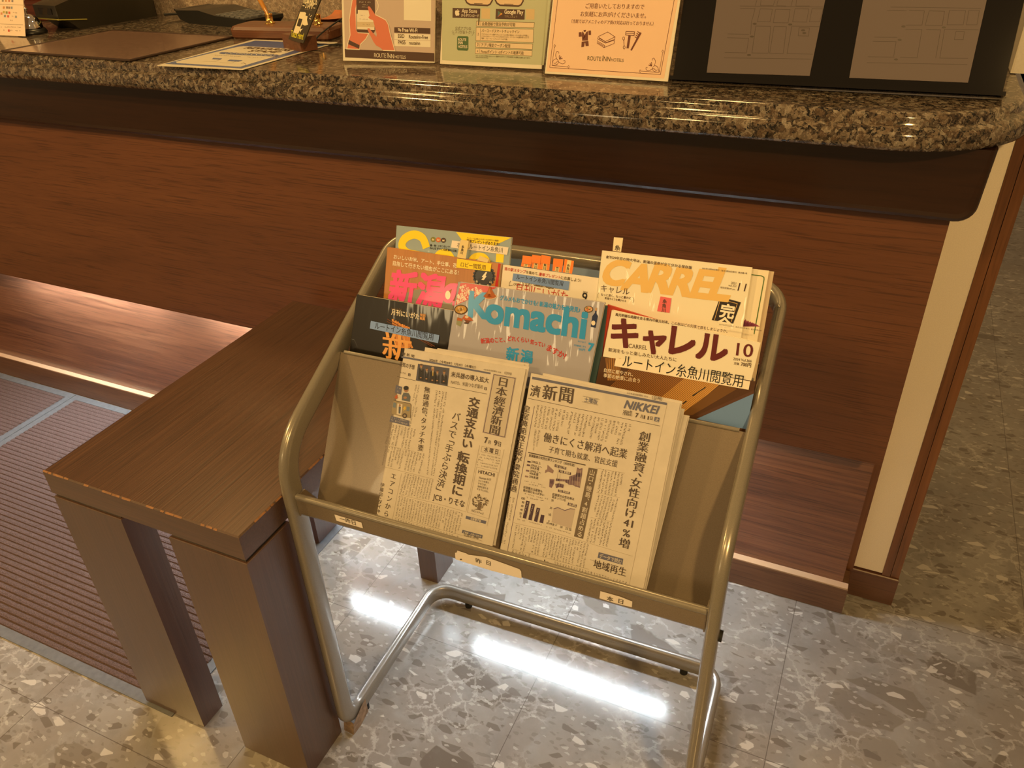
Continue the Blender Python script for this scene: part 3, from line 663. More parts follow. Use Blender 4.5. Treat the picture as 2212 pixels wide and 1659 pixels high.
a.poly([A_(1560, 670), A_(1592, 676), A_(1587, 714), A_(1555, 708)], K, 1); T('3', A_(1568, 704), A_(1580, 706), M_NEWS, 1, 0.02, 3)
a.line([A_(370, 526), A_(620, 584)], 0.7, K, 1); a.line([A_(1055, 662), A_(1595, 766)], 0.7, K, 1)
mast = [A_(1690, 500), A_(1978, 552), A_(1833, 1352), A_(1545, 1283)]
a.poly(mast, ink((0.50, 0.455, 0.41)), 0); a.line(mast, 1.1, PURP, 2, True); a.line([A_(1682, 490), A_(1990, 545), A_(1842, 1362), A_(1533, 1290)], 0.35, PURP, 1, True)
V('日本經濟新聞', A_(1828, 535), A_(1690, 1318), K, 1.25, 0.026, 3, 'm', 1.04)
V('無線通信、タッチ不要', A_(782, 662), A_(683, 1545), K, 1.03, 0.018, 2, 'm', 0.98)
V('交通支払い', A_(1432, 810), A_(1312, 1512), K, 1.22, 0.026, 2, 'g', 1.0); V('転換期に', B_(1297, 100), B_(1188, 710), K, 1.18, 0.026, 2, 'g', 1.0)
V('バスで「手ぶら決済」', A_(1188, 1010), B_(946, 665), K, 1.02, 0.014, 2, 'm', 1.0)
T('7', A_(1558, 1430), A_(1598, 1436), K, 1.15, 0.03); T('月', A_(1606, 1440), A_(1640, 1446), K, 1.2, 0.01); T('9', A_(1688, 1462), A_(1728, 1470), K, 0.98, 0.025); T('日', A_(1742, 1472), A_(1780, 1480), K, 1.2, 0.01)
a.line([A_(1524, 1478), A_(1778, 1532), A_(1764, 1606), A_(1512, 1552)], 0.5, GREYN, 1, True); T('木 曜 日', A_(1552, 1545), A_(1742, 1585), K, 1.2, 0.015)
for i in range(5): a.rows(B_(1490 - i * 6, 145 + i * 37), B_(1795 - i * 6, 205 + i * 38), 4.2, 15, FINE, 1, 20 + i)
for s_ in (((1508, 10), (1318, 935)), ((1845, 70), (1610, 1120))): a.line([B_(*s_[0]), B_(*s_[1])], 0.5, GREYN, 1)
T('HITACHI', B_(1488, 393), B_(1710, 445), K, 1.05, 0.02)
for s_, p_, q_ in (('Human＊IT', (1500, 470), (1665, 503)), ('ひとりを想う', (1490, 508), (1632, 540)), ('チカラが、', (1484, 548), (1600, 575)), ('世界を変える', (1478, 588), (1622, 620)), ('チカラになる。', (1468, 625), (1628, 662))): T(s_, B_(*p_), B_(*q_), K, 1.15, 0.01)
rnd = random.Random(11)
for k in range(90):
    an = rnd.uniform(0, 6.28); rr_ = math.sqrt(rnd.random()); x = 1512 + 112 * rr_ * math.cos(an); y = 785 + 95 * rr_ * math.sin(an)
    a.ell(B_(x, y), rnd.uniform(1.2, 2.6), rnd.uniform(0.7, 1.5), ink((0.12, 0.09, 0.07)) if k % 3 else ink((0.27, 0.22, 0.17)), 1 + k % 2, 8)
a.poly([B_(1490, 800), B_(1530, 805), B_(1520, 900), B_(1560, 915), B_(1420, 890), B_(1475, 885)], ink((0.16, 0.12, 0.09)), 3)
T('日立システムズ', B_(1395, 918), B_(1560, 968), K, 1.2, 0.012)
a.line([B_(1468, 310), B_(1758, 388), B_(1638, 1026), B_(1338, 935)], 0.5, GREYN, 1, True)
a.poly([B_(1322, 982), B_(1600, 1056), B_(1590, 1097), B_(1312, 1022)], BAND, 1); T('日経電子版', B_(1385, 1033), B_(1525, 1070), M_NEWS, 1.15, 0.02, 3)
a.poly([B_(1272, 1176), B_(1550, 1250), B_(1540, 1297), B_(1262, 1217)], BAND, 1); T('ご相談・お問い合わせ', B_(1283, 1216), B_(1530, 1283), M_NEWS, 1.15, 0.015, 3); T('0120-21-4946', B_(1290, 1256), B_(1490, 1308), K, 1.2, 0.01)
T('JCB・りそな', B_(862, 752), B_(1297, 862), K, 1.2, 0.014)
V('エアコンからマ', B_(332, 385), B_(192, 1105), K, 0.95, 0.010, 2, 'm', 0.86); V('伊藤忠・ダイキン発', B_(172, 525), B_(95, 1080), K, 1.0, 0.012, 2, 'm', 0.95)
for q, nc, nr, sd in (([A_(612, 628), A_(682, 642), A_(628, 925), A_(556, 908)], 2, 17, 1), ([A_(885, 708), A_(1062, 740), B_(885, 440), B_(770, 412)], 4, 52, 2), ([A_(576, 930), A_(652, 945), A_(590, 1232), A_(522, 1216)], 2, 17, 3),
                      ([A_(258, 1165), A_(632, 1242), A_(585, 1535), A_(192, 1440)], 9, 18, 4), ([B_(205, 15), B_(760, 130), B_(690, 405), B_(150, 280)], 14, 16, 5), ([B_(470, 395), B_(880, 488), B_(820, 770), B_(392, 678)], 11, 17, 6),
                      ([B_(390, 702), B_(1285, 945), B_(1222, 1245), B_(338, 985)], 24, 17, 7), ([B_(335, 1012), B_(1225, 1262), B_(1190, 1440), B_(300, 1180)], 24, 10, 8), ([B_(1250, 1300), B_(1540, 1372), B_(1520, 1480), B_(1235, 1400)], 7, 7, 9)):
    a.columns(q, nc, nr, FINE, 1, sd)
for p_, q_ in ((B_(212, 10), B_(600, 95)), (B_(160, 300), B_(880, 480)), (B_(400, 690), B_(860, 800)), (B_(860, 800), B_(1310, 925)), (B_(335, 1000), B_(1545, 1330)), (B_(430, 400), B_(300, 1060))): a.line([p_, q_], 0.45, GREYN, 1)
# strip illustration: person with a phone, arrow, van
a.poly([A_(352, 640), A_(436, 668), A_(420, 775), A_(336, 745)], BAND, 1); a.rows(A_(358, 690), A_(420, 710), 4, 5, M_NEWS, 2, 31); a.rows(A_(352, 735), A_(400, 750), 4, 4, M_NEWS, 2, 32)
a.ell(A_(490, 700), 5.2, 6.6, SKIN, 2); a.ell(A_(490, 683), 5.6, 4.6, ink((0.02, 0.02, 0.025)), 3)
a.poly([A_(455, 745), A_(525, 755), A_(550, 800), A_(540, 872), A_(430, 850), A_(435, 790)], ink((0.11, 0.13, 0.17)), 1); a.ell(A_(478, 815), 4, 2.6, SKIN, 2)
a.poly([A_(350, 775), A_(374, 780), A_(370, 808), A_(386, 812), A_(352, 836), A_(326, 800), A_(344, 803)], ink((0.42, 0.10, 0.035)), 2)
a.poly([A_(318, 850), A_(545, 895), A_(560, 915), A_(548, 1095), A_(430, 1075), A_(290, 1035), A_(300, 930)], ink((0.30, 0.25, 0.17)), 1)
a.line([A_(318, 850), A_(545, 895), A_(560, 915), A_(548, 1095)], 0.9, K, 2); a.poly([A_(372, 892), A_(442, 905), A_(425, 1055), A_(360, 1040)], M_NEWS, 2); a.ell(A_(405, 920), 2.2, 2.6, SKIN, 3); a.poly([A_(390, 935), A_(420, 940), A_(412, 1035), A_(388, 1030)], ink((0.09, 0.11, 0.15)), 3)
a.poly([A_(318, 880), A_(355, 888), A_(348, 955), A_(308, 945)], ink((0.15, 0.20, 0.28)), 2); a.poly([A_(500, 935), A_(540, 942), A_(535, 1000), A_(495, 995)], ink((0.15, 0.20, 0.28)), 2)
a.poly([A_(468, 935), A_(490, 940), A_(478, 960), A_(495, 965), A_(450, 998), A_(462, 970), A_(448, 966)], ink((0.62, 0.42, 0.06)), 3); a.ell(A_(472, 1062), 5.2, 5.4, K, 3); a.ell(A_(472, 1062), 2.6, 2.7, GREYN, 4)
a.poly([A_(285, 1062), A_(538, 1130), A_(530, 1208), A_(262, 1140)], BAND, 1); a.rows(A_(290, 1100), A_(500, 1152), 4.6, 12, M_NEWS, 2, 33); a.rows(A_(282, 1132), A_(510, 1190), 4.6, 12, M_NEWS, 2, 34)
newspaper(f1, w1, 0.272, 0.009, 'front-tray newspaper with an upright boxed masthead and a photo of suited men', 'newspapers on the front tray', a, [(0.0035, 0.0045, -0.003, 0.06), (-0.006, 0.0065, -0.0055, 0.17), (0.001, 0.0082, -0.0072, 0.15)], 1, (812, 1108))

# ---- right newspaper and the copies behind it
f2, w2 = face_on(NP, 0.021, (1146, 806), (1459, 870)); w2 = 0.218
C_ = crop(1080, 780, 5.395); D_ = crop(1070, 1000, 5.531)
a = Art(f2); T, V = a.text, a.vtext
a.poly([C_(378, 180), C_(1948, 486), C_(1945, 514), C_(374, 210)], BAND, 0)
T('濟', C_(352, 395), C_(460, 414), K, 1.15, 0.026, 2, 'm'); T('新', C_(492, 425), C_(655, 452), K, 1.0, 0.026, 2, 'm'); T('聞', C_(690, 455), C_(842, 482), K, 1.05, 0.026, 2, 'm')
a.line([C_(965, 408), C_(1160, 445)], 0.6, K, 1); a.line([C_(955, 474), C_(1146, 512)], 0.6, K, 1); T('土曜版', C_(982, 468), C_(1133, 497), BAND, 1.1, 0.015)
T('©日本経済新聞社 2026', C_(1478, 380), C_(1725, 424), FINE, 1.0); T('（日刊）', C_(1770, 440), C_(1888, 460), K, 1.0, 0.01)
T('NIKKEI', C_(1445, 545), C_(1848, 620), BAND, 1.02, 0.03, 2, 'g', 0.25)
T('2026年', C_(1434, 600), C_(1540, 615), K, 1.2, 0.014); T('（令和8年）', C_(1430, 625), C_(1538, 642), K, 1.1, 0.01)
T('7', C_(1577, 652), C_(1608, 658), K, 1.0, 0.03); T('月', C_(1634, 658), C_(1664, 663), K, 1.2, 0.015); T('11', C_(1676, 672), C_(1730, 682), K, 0.62, 0.03); T('日', C_(1750, 680), C_(1776, 685), K, 1.2, 0.015)
a.poly([C_(1804, 648), C_(1863, 660), C_(1853, 712), C_(1795, 700)], BAND, 1); T('土', C_(1808, 694), C_(1847, 702), M_NEWS, 1.0, 0.03, 3)
a.line([C_(328, 433), C_(1868, 757)], 0.8, K, 1)
T('働きにくさ解消へ起業', C_(505, 925), C_(1475, 1132), K, 1.18, 0.016, 2, 'm'); T('子育て期も就業、官民支援', C_(565, 1055), C_(1365, 1232), K, 1.2, 0.008, 2, 'm')
a.line([C_(330, 1064), C_(998, 1212)], 2.0, K, 1); T('創業融資の女性比率ランキング（2025年度）', C_(337, 1110), C_(870, 1228), K, 1.25, 0.016)
LV = [ink((0.06, 0.035, 0.065)), ink((0.10, 0.06, 0.10)), ink((0.17, 0.11, 0.15)), ink((0.25, 0.175, 0.19))]
for i, (x, y, s1_, s2_) in enumerate(((322, 1160, '35%以上', None), (316, 1200, '30%以上〜', '35%未満'), (306, 1265, '25%以上〜', '30%未満'), (294, 1332, '25%未満', None))):
    a.poly([C_(x, y), C_(x + 38, y + 8), C_(x + 34, y + 26), C_(x - 4, y + 18)], LV[i], 1)
    T(s1_, C_(x + 46, y + 22), C_(x + 46 + 21 * len(s1_), y + 22 + 4.6 * len(s1_)), K, 1.1, 0.014)
    if s2_: T(s2_, C_(x + 38, y + 50), C_(x + 38 + 20 * len(s2_), y + 50 + 4.6 * len(s2_)), K, 1.1, 0.014)
a.rows(C_(285, 1402), C_(500, 1452), 3.4, 12, FINE, 1, 40); a.rows(C_(335, 1440), C_(535, 1485), 3.4, 11, FINE, 1, 41)
a.poly([C_(555, 1208), C_(628, 1275), C_(616, 1308), C_(560, 1288), C_(524, 1306), C_(530, 1270), C_(550, 1262)], LV[3], 1)
a.poly([C_(900, 1238), C_(928, 1255), C_(962, 1246), C_(956, 1330), C_(942, 1400), C_(932, 1476), C_(880, 1462), C_(850, 1445), C_(800, 1440), C_(790, 1404), C_(720, 1400), C_(650, 1396), C_(656, 1366), C_(750, 1378), C_(806, 1380), C_(806, 1346), C_(888, 1318)], LV[2], 1)
for q, l_ in (([(900, 1260), (955, 1265), (950, 1300), (895, 1295)], 3), ([(890, 1300), (950, 1310), (945, 1350), (885, 1345)], 0), ([(840, 1350), (900, 1335), (895, 1390), (835, 1395)], 1), ([(760, 1385), (805, 1385), (800, 1430), (765, 1415)], 1), ([(655, 1372), (700, 1376), (695, 1395), (652, 1392)], 0), ([(880, 1400), (935, 1405), (930, 1460), (880, 1445)], 3)): a.poly([C_(*p_) for p_ in q], LV[l_], 2)
for x in range(670, 950, 30): a.line([C_(x, 1372 - max(0, x - 800) * .7), C_(x - 8, 1460)], 0.35, M_NEWS, 3)
a.poly([C_(645, 1430), C_(690, 1424), C_(745, 1438), C_(738, 1478), C_(690, 1468), C_(655, 1480)], LV[1], 1); a.poly([C_(580, 1374), C_(636, 1378), C_(628, 1430), C_(602, 1478), C_(574, 1466)], LV[2], 1); a.poly([C_(585, 1390), C_(625, 1392), C_(615, 1430), C_(585, 1425)], LV[1], 2)
for q, s_, p_, q_ in (([(642, 1200), (776, 1236), (770, 1264), (636, 1230)], '1位 山口県', (650, 1226), (765, 1256)), ([(692, 1264), (830, 1298), (825, 1327), (686, 1294)], '3位 愛媛県', (700, 1290), (818, 1319))):
    a.poly([C_(*x) for x in q], LV[0], 3); T(s_, C_(*p_), C_(*q_), M_NEWS, 1.15, 0.014, 5)
a.poly([D_(754, 314), D_(892, 346), D_(887, 374), D_(748, 342)], LV[0], 3); T('2位 徳島県', D_(760, 336), D_(880, 366), M_NEWS, 1.15, 0.014, 5)
a.line([C_(685, 1245), C_(668, 1372)], 0.4, K, 4); a.line([C_(705, 1295), C_(690, 1440)], 0.4, K, 4)
a.poly([D_(1116, 55), D_(1222, 73), D_(1048, 907), D_(940, 876)], ink((0.14, 0.11, 0.085)), 1); V('山口・徳島、4割超占める', D_(1166, 78), D_(1002, 885), M_NEWS, 0.98, 0.010, 3, 'g', 0.96)
V(['創', '業', '融', '資', '、', '女', '性', '向', 'け', '41', '%', '増'], C_(1702, 820), D_(1532, 1018), K, 1.13, 0.022, 2, 'm', 1.0)
T('自営業主は産後も', D_(337, 300), D_(560, 354), K, 1.15, 0.016); T('働き続ける人が多い', D_(332, 336), D_(582, 396), K, 1.15, 0.016)
a.rows(D_(328, 372), D_(630, 444), 4, 15, FINE, 1, 42); a.rows(D_(330, 412), D_(600, 470), 4, 13, FINE, 1, 43)
for s_, x, y in (('100', 312, 432), ('80', 318, 478), ('60', 308, 522), ('40', 298, 566), ('20', 288, 610), ('0', 292, 650)): T(s_, D_(x, y), D_(x + 13 * len(s_), y + 3 * len(s_)), K, 1.2, 0.012)
for i, q in enumerate(([(370, 448), (411, 458), (368, 667), (328, 655)], [(433, 485), (474, 495), (435, 687), (394, 676)], [(495, 532), (536, 542), (501, 706), (462, 694)], [(546, 616), (587, 626), (570, 722), (527, 710)])):
    a.poly([D_(*x) for x in q], LV[0], 1)
    if i < 3: a.columns([D_(q[0][0] + 8, q[0][1] + 14), D_(q[1][0] - 6, q[1][1] + 12), D_(q[2][0] - 2 - 0.2 * (90), q[2][1] - 60), D_(q[3][0] + 12, q[3][1] - 60)], 1, 5, M_NEWS, 3, 50 + i)
a.rows(D_(262, 680), D_(575, 756), 3.6, 16, FINE, 1, 44)
T('起業家の女性比率は', D_(682, 385), D_(940, 446), K, 1.15, 0.016); T('高まっている', D_(677, 416), D_(838, 458), K, 1.15, 0.016)
a.poly([D_(697, 548), D_(748, 532), D_(832, 568), D_(895, 545), D_(952, 552), D_(905, 782), D_(672, 708)], ink((0.45, 0.39, 0.37)), 1); a.line([D_(697, 548), D_(748, 532), D_(832, 568), D_(895, 545), D_(952, 552)], 1.3, PURP, 2)
a.poly([D_(872, 470), D_(974, 497), D_(966, 532), D_(864, 505)], LV[0], 3); T('26.8%', D_(876, 502), D_(962, 524), M_NEWS, 1.15, 0.016, 5)
for s_, x, y in (('30', 668, 455), ('20', 650, 545), ('10', 636, 628), ('0', 632, 706)): T(s_, D_(x, y), D_(x + 13 * len(s_), y + 3 * len(s_)), K, 1.2, 0.012)
T('2014年度 17', D_(610, 724), D_(735, 758), K, 1.2, 0.012); T('20', D_(772, 774), D_(800, 780), K, 1.2, 0.012); T('23 25', D_(836, 792), D_(905, 812), K, 1.2, 0.012); a.rows(D_(605, 770), D_(900, 850), 3.6, 16, FINE, 1, 45)
for q, nc, nr, sd in (([C_(428, 500), C_(1545, 738), C_(1478, 992), C_(385, 765)], 25, 15, 11), ([C_(395, 790), C_(482, 812), C_(432, 1052), C_(376, 1040)], 2, 15, 12), ([D_(1265, 68), D_(1540, 125), D_(1492, 412), D_(1210, 348)], 7, 16, 13),
                      ([D_(1225, 372), D_(1478, 428), D_(1412, 700), D_(1148, 648)], 7, 16, 14), ([D_(1140, 655), D_(1405, 715), D_(1345, 1005), D_(1078, 940)], 7, 16, 15), ([D_(240, 735), D_(1125, 965), D_(1065, 1258), D_(192, 1012)], 26, 16, 16),
                      ([D_(195, 1030), D_(430, 1095), D_(410, 1190), D_(180, 1130)], 6, 6, 17), ([D_(700, 1170), D_(1580, 1420), D_(1545, 1560), D_(680, 1300)], 26, 8, 18), ([D_(155, 395), D_(240, 418), D_(185, 690), D_(118, 670)], 2, 17, 19), ([D_(95, 690), D_(165, 712), D_(120, 970), D_(60, 950)], 2, 16, 20)):
    a.columns(q, nc, nr, FINE, 1, sd)
for p_, q_ in ((D_(1200, 60), D_(1548, 122)), (D_(210, 712), D_(600, 800)), (D_(600, 800), D_(1640, 1115)), (D_(190, 1022), D_(1120, 1270)), (C_(1950, 490), D_(1580, 1545)), (D_(1205, 352), D_(1490, 415)), (D_(1140, 650), D_(1410, 705))): a.line([p_, q_], 0.45, GREYN, 1)
a.line([C_(402, 525), D_(133, 1115)], 0.9, PURP, 1)
V('皇室典範改正案が衆院通過', C_(318, 515), D_(208, 345), K, 1.1, 0.02, 2, 'm', 1.0)
T('セ', D_(555, 1216), D_(626, 1236), K, 1.0, 0.02); a.poly([D_(1237, 1064), D_(1529, 1145), D_(1518, 1217), D_(1222, 1132)], BAND, 1); T('データで読む', D_(1245, 1124), D_(1505, 1200), M_NEWS, 1.2, 0.010, 3)
T('地域再生', D_(1168, 1240), D_(1555, 1350), K, 1.12, 0.02, 2, 'm'); a.line([D_(1132, 1155), D_(1200, 1172)], 0.6, K, 1)
newspaper(f2, w2, 0.272, 0.006, 'front newspaper of the right-hand pile, with blue grey rule and a big upright headline', 'newspapers on the front tray', a, [(0.002, 0.0035, -0.0025, 0.20)], 2, (1078, 1195))
for i, (dx, dy, dz) in enumerate(((0.0085, -0.009, -0.0075), (0.016, -0.0175, -0.0135))):
    M = Matrix(f2.mw); M.translation = f2.o + f2.ex * dx + f2.ey * dy + f2.n * dz
    fx = Face(M.translation, f2.ex, f2.n)
    newspaper(fx, w2 - 0.004, 0.262 - 0.004 * i, 0.0048, ['folded newspaper directly behind the front one of the right-hand pile', 'rearmost folded newspaper of the right-hand pile'][i], 'newspapers on the front tray', None, [(0.0015, 0.002, -0.0022, 0.18)], 0.05)

# ================================================================== MAGAZINES
T2 = tier(0.188, 0.800, 0.33, 0.944); T3 = tier(0.262, 0.900, 0.36, 0.933)
def magazine(face, w_, H, t, cover, label, group, art=None, extra=(), bl=None):
    k = 0.0
    if bl: p = face.at(bl); k = p.x / p.y
    th = thing('magazine', label, 'magazine', mw=face.mw, group=group)
    mb = MB(); mb.box((0.0006, -H + 0.0006, -t + 0.0003), (w_ - 0.0006, -0.0006, -0.0003), M_PAGES); skew(mb, k); o = mb.build('pages'); o.parent = th
    mb = MB(); mb.box((0, -H, -0.0003), (w_, 0, 0), cover); mb.box((0, -H, -t), (w_, 0, -t + 0.0003), cover); mb.box((-0.0003, -H, -t), (0.0003, 0, 0), cover); skew(mb, k); o = mb.build('cover'); o.parent = th
    if art: o = art.build('cover_print'); o.parent = th
    for nm, ar, lab in extra:
        o = ar.build(nm); o.parent = th
        if lab: o['label'] = lab
    return th
G_BACK = 'magazines in the rear pocket of the rack'; G_MID = 'magazines in the middle pocket of the rack'
E_ = crop(740, 470, 3.814); F_ = crop(1260, 500, 3.606); G_ = crop(780, 480, 7.373); H_ = crop(960, 540, 6.32)
TAPEB = ink((0.18, 0.31, 0.70), 0.3, 0.4)
def sticker(face, quad, col, txt, tcol, asp=1.1, bold=0.006, base=0.0012):
    s_ = Art(face, base); s_.poly(quad, col, 0)
    for t, l, r in txt: s_.text(t, l, r, tcol, asp, bold, 1, 'm')
    return s_
def tab(face, quad, col, vt, base=0.0006, strip=None):
    """index tab folded over the top edge of a magazine"""
    s_ = Art(face, base); q = [s_.P(p) for p in quad]
    v = [(p.x, p.y, base + 0.0002) for p in q] + [(p.x, p.y, -0.0022) for p in (q[0], q[1])] + [(q[1].x, q[1].y - 0.012, -0.0022), (q[0].x, q[0].y - 0.012, -0.0022)]
    s_.add(v, [(0, 3, 2, 1), (0, 1, 5, 4), (4, 5, 6, 7)], col)
    if strip: s_.poly(strip[0], strip[1], 3)
    if vt: s_.vtext(vt[0], vt[1], vt[2], ink((0.07, 0.05, 0.04)), 1.0, 0.02, 5)
    return s_

# ---- rear pocket, from left
fc, w_ = face_on(T3, 0.0, (857, 487), (1105, 513))
a = Art(fc); YEL = ink((0.92, 0.74, 0.02), 0.35, 0.4)
a.poly([E_(935, 118), E_(1392, 165), E_(1232, 240), E_(1012, 225)], YEL, 0)
a.curve([E_(692, 250), E_(660, 170), E_(590, 140), E_(515, 172), E_(490, 235), E_(535, 290), E_(620, 310), E_(680, 330)], 16, YEL, 1)
for x, y, rx_, ry_, gap in ((835, 345, 72, 60, 0), (1125, 375, 78, 62, 0)): a.curve([E_(x - rx_, y), E_(x - rx_ * .6, y - ry_ * .75), E_(x, y - ry_), E_(x + rx_ * .6, y - ry_ * .75), E_(x + rx_, y)], 12, YEL, 1)
a.poly([E_(1268, 285), E_(1332, 292), E_(1325, 372), E_(1262, 365)], YEL, 1)
for x, y, col in ((747, 180, (0.20, 0.22, 0.05)), (790, 183, (0.62, 0.16, 0.05)), (832, 187, (0.06, 0.03, 0.035))):
    a.ell(E_(x, y), 5.4, 5.4, ink(col), 2); a.poly([E_(x - 10, y + 2), E_(x - 4, y - 10), E_(x + 2, y), E_(x + 9, y - 8), E_(x + 10, y + 8), E_(x - 8, y + 9)], ink((0.7, 0.62, 0.45)), 3)
a.text('農・商・工をつないで', E_(722, 235), E_(882, 250), K_BLACK, 1.1, 0.02); a.text('みんなでつくる新潟の元気!', E_(720, 258), E_(942, 284), K_BLACK, 1.1, 0.02)
a.text('アンケートにお答えいただいた方の中から抽選で', E_(1025, 174), E_(1290, 197), K_BROWN, 1.1, 0.01); a.text('豪華プレゼントがあります!', E_(1022, 202), E_(1290, 231), K_BROWN, 1.2, 0.02)
st = sticker(fc, [E_(905, 188), E_(1370, 245), E_(1358, 307), E_(895, 247)], M_LABEL, [('ホテルルートイン糸魚川', E_(945, 243), E_(1320, 287))], K_BLACK, 1.25)
magazine(fc, w_, 0.270, 0.005, glossy_cover('sage_cover', (0.32, 0.42, 0.50), 0.2), 'sage green magazine with big yellow letters at the top left corner of the rack', G_BACK, a, [('paper_label', st, 'cream paper label')])

fc, w_ = face_on(T3, 0.0075, (837, 534), (1083, 570))
a = Art(fc); CREAM = ink((0.92, 0.88, 0.76), 0.35, 0.3); PINK = ink((0.92, 0.10, 0.36), 0.35, 0.3)
a.ell(G_(1010, 1490), 74, 58, ink((0.30, 0.28, 0.25), 0.35, 0.3), 0)
a.text('おいしいお米、アート、手仕事、花', G_(522, 575), G_(1525, 722), CREAM, 1.05, 0.016); a.text('目指して行きたい理由がここにある!', G_(508, 682), G_(1550, 835), CREAM, 1.12, 0.016)
a.text('新潟', G_(440, 1225), G_(1285, 1325), PINK, 1.12, 0.035, 2, 'g', 0, (9, -62)); a.text('の', G_(1312, 1275), G_(1640, 1320), PINK, 0.95, 0.05, 2)
a.ell(G_(1385, 1160), 5.6, 9.5, CREAM, 4); a.ell(G_(1960, 862), 22, 22, ink((0.06, 0.07, 0.10), 0.35, 0.3), 1)
for k in range(20): an = math.radians(18 * k); a.ell(G_(1960 + 158 * math.cos(an), 862 + 158 * math.sin(an)), 3.4, 3.4, ink((0.06, 0.07, 0.10), 0.35, 0.3), 1, 8)
a.poly([G_(1985, 795), G_(2012, 790), G_(1985, 850), G_(2000, 862), G_(1955, 925), G_(1915, 915), G_(1950, 880), G_(1925, 870)], CREAM, 3)
for k, ch in enumerate('佐渡島の金山'): x = 1842 + 44 * k; y = 940 + [0, 52, 78, 82, 62, 10][k]; a.text(ch, G_(x - 14, y + 14), G_(x + 18, y + 20), CREAM, 1, 0.01, 3)
a.poly([G_(2188, 655), G_(2222, 660), G_(2170, 1060), G_(2128, 1055)], ink((0.55, 0.03, 0.035), 0.35, 0.3), 1)
st = sticker(fc, [G_(1535, 578), G_(2082, 658), G_(2065, 785), G_(1520, 722)], YEL, [('ロビー閲覧用', G_(1592, 702), G_(1985, 755))], ink((0.14, 0.05, 0.01)), 1.15, 0.012)
CRT = ink((0.80, 0.66, 0.34), 0.5)
t1 = tab(fc, [E_(978, 183), E_(1045, 192), E_(1020, 340), E_(948, 328)], CRT, ('糸魚川', E_(1000, 228), E_(985, 302)), 0.0022)
t2 = tab(fc, [E_(1135, 315), E_(1208, 345), E_(1195, 372), E_(1110, 352)], CRT, None, 0.0008)
M_OW = wood('orange_wood_print', (0.36, 0.14, 0.03), (0.50, 0.215, 0.055), (0.62, 0.30, 0.09), 'y', 0.35, 60, 0.5, 0.1, 0.02, 0.7)
magazine(fc, w_, 0.265, 0.006, M_OW, 'orange wood-patterned magazine with large pink lettering, left end of the rear pocket', G_BACK, a, [('paper_label', st, 'yellow label'), ('index_tab', t1, 'cream index tab'), ('index_tab', t2, 'folded cream index tab')])

fc, w_ = face_on(T3, 0.0066, (1087, 572), (1298, 602))
a = Art(fc); RED = ink((0.50, 0.035, 0.02), 0.4, 0.2); OLV = ink((0.13, 0.09, 0.03), 0.4, 0.2)
a.text('道の駅スタンプ', H_(820, 272), H_(1110, 318), RED, 1.1, 0.012); a.text('を集めて、', H_(1115, 319), H_(1285, 345), OLV, 1.1, 0.012); a.text('豪華プレゼント', H_(1292, 348), H_(1585, 394), RED, 1.1, 0.012); a.text('に応募しよう!', H_(1590, 396), H_(1862, 438), OLV, 1.1, 0.012)
a.curve([H_(905, 420), H_(885, 470), H_(890, 490), H_(935, 478)], 0.8, OLV, 2)
a.text('ocal is fun!', H_(945, 482), H_(1192, 496), OLV, 1.2, 0.0, 2, 'g', 0.2); a.text('Gekkan Niigata', H_(1220, 488), H_(1492, 530), OLV, 1.0, 0.03); a.text('2024 SEP No.387', H_(1510, 522), H_(1690, 548), OLV, 1.0, 0.0)
a.text('月刊にいがた', H_(960, 575), H_(1680, 690), RED, 1.15, 0.0); a.text('2024', H_(1890, 584), H_(1952, 594), K_BLACK, 1.1); a.text('9', H_(1872, 700), H_(1938, 712), K_BLACK, 1.1, 0.01)
st = sticker(fc, [H_(945, 318), H_(1713, 428), H_(1696, 550), H_(930, 415)], TAPEB, [('ルートイン糸魚川閲覧用', H_(985, 392), H_(1620, 490))], K_BLACK, 1.2, 0.006)
OR = ink((0.90, 0.25, 0.04), 0.3, 0.5); ex = [('paper_label', st, 'blue grey label')]
for q in ([(1062, 75), (1192, 90), (1160, 238), (1030, 226)], [(1192, 65), (1312, 82), (1290, 265), (1175, 242)], [(1318, 68), (1446, 90), (1420, 282), (1292, 265)], [(1484, 115), (1618, 130), (1590, 306), (1465, 286)], [(1636, 125), (1763, 150), (1735, 326), (1606, 306)]):
    c0 = ((q[0][0] + q[1][0]) / 2, (q[0][1] + q[1][1]) / 2); c1 = ((q[2][0] + q[3][0]) / 2, (q[2][1] + q[3][1]) / 2)
    stp = [H_(c0[0] - 26, c0[1] - 2), H_(c0[0] + 30, c0[1] + 5), H_(c1[0] + 26, c1[1] + 3), H_(c1[0] - 28, c1[1] - 3)]
    d = ((c1[0] - c0[0]), (c1[1] - c0[1]))
    ex.append(('index_tab', tab(fc, [H_(*p_) for p_ in q], OR, ('糸魚川', H_(c0[0] + d[0] * .3, c0[1] + d[1] * .3), H_(c1[0], c1[1])), -0.0045 + 0.0004 * len(ex), (stp, CRT)), 'orange index tab' if len(ex) == 1 else 'orange index tab'))
magazine(fc, w_, 0.262, 0.006, glossy_cover('white_cover', (0.86, 0.80, 0.72), 0.15), 'pale magazine with a blue label and orange index tabs along its top edge', G_BACK, a, ex)

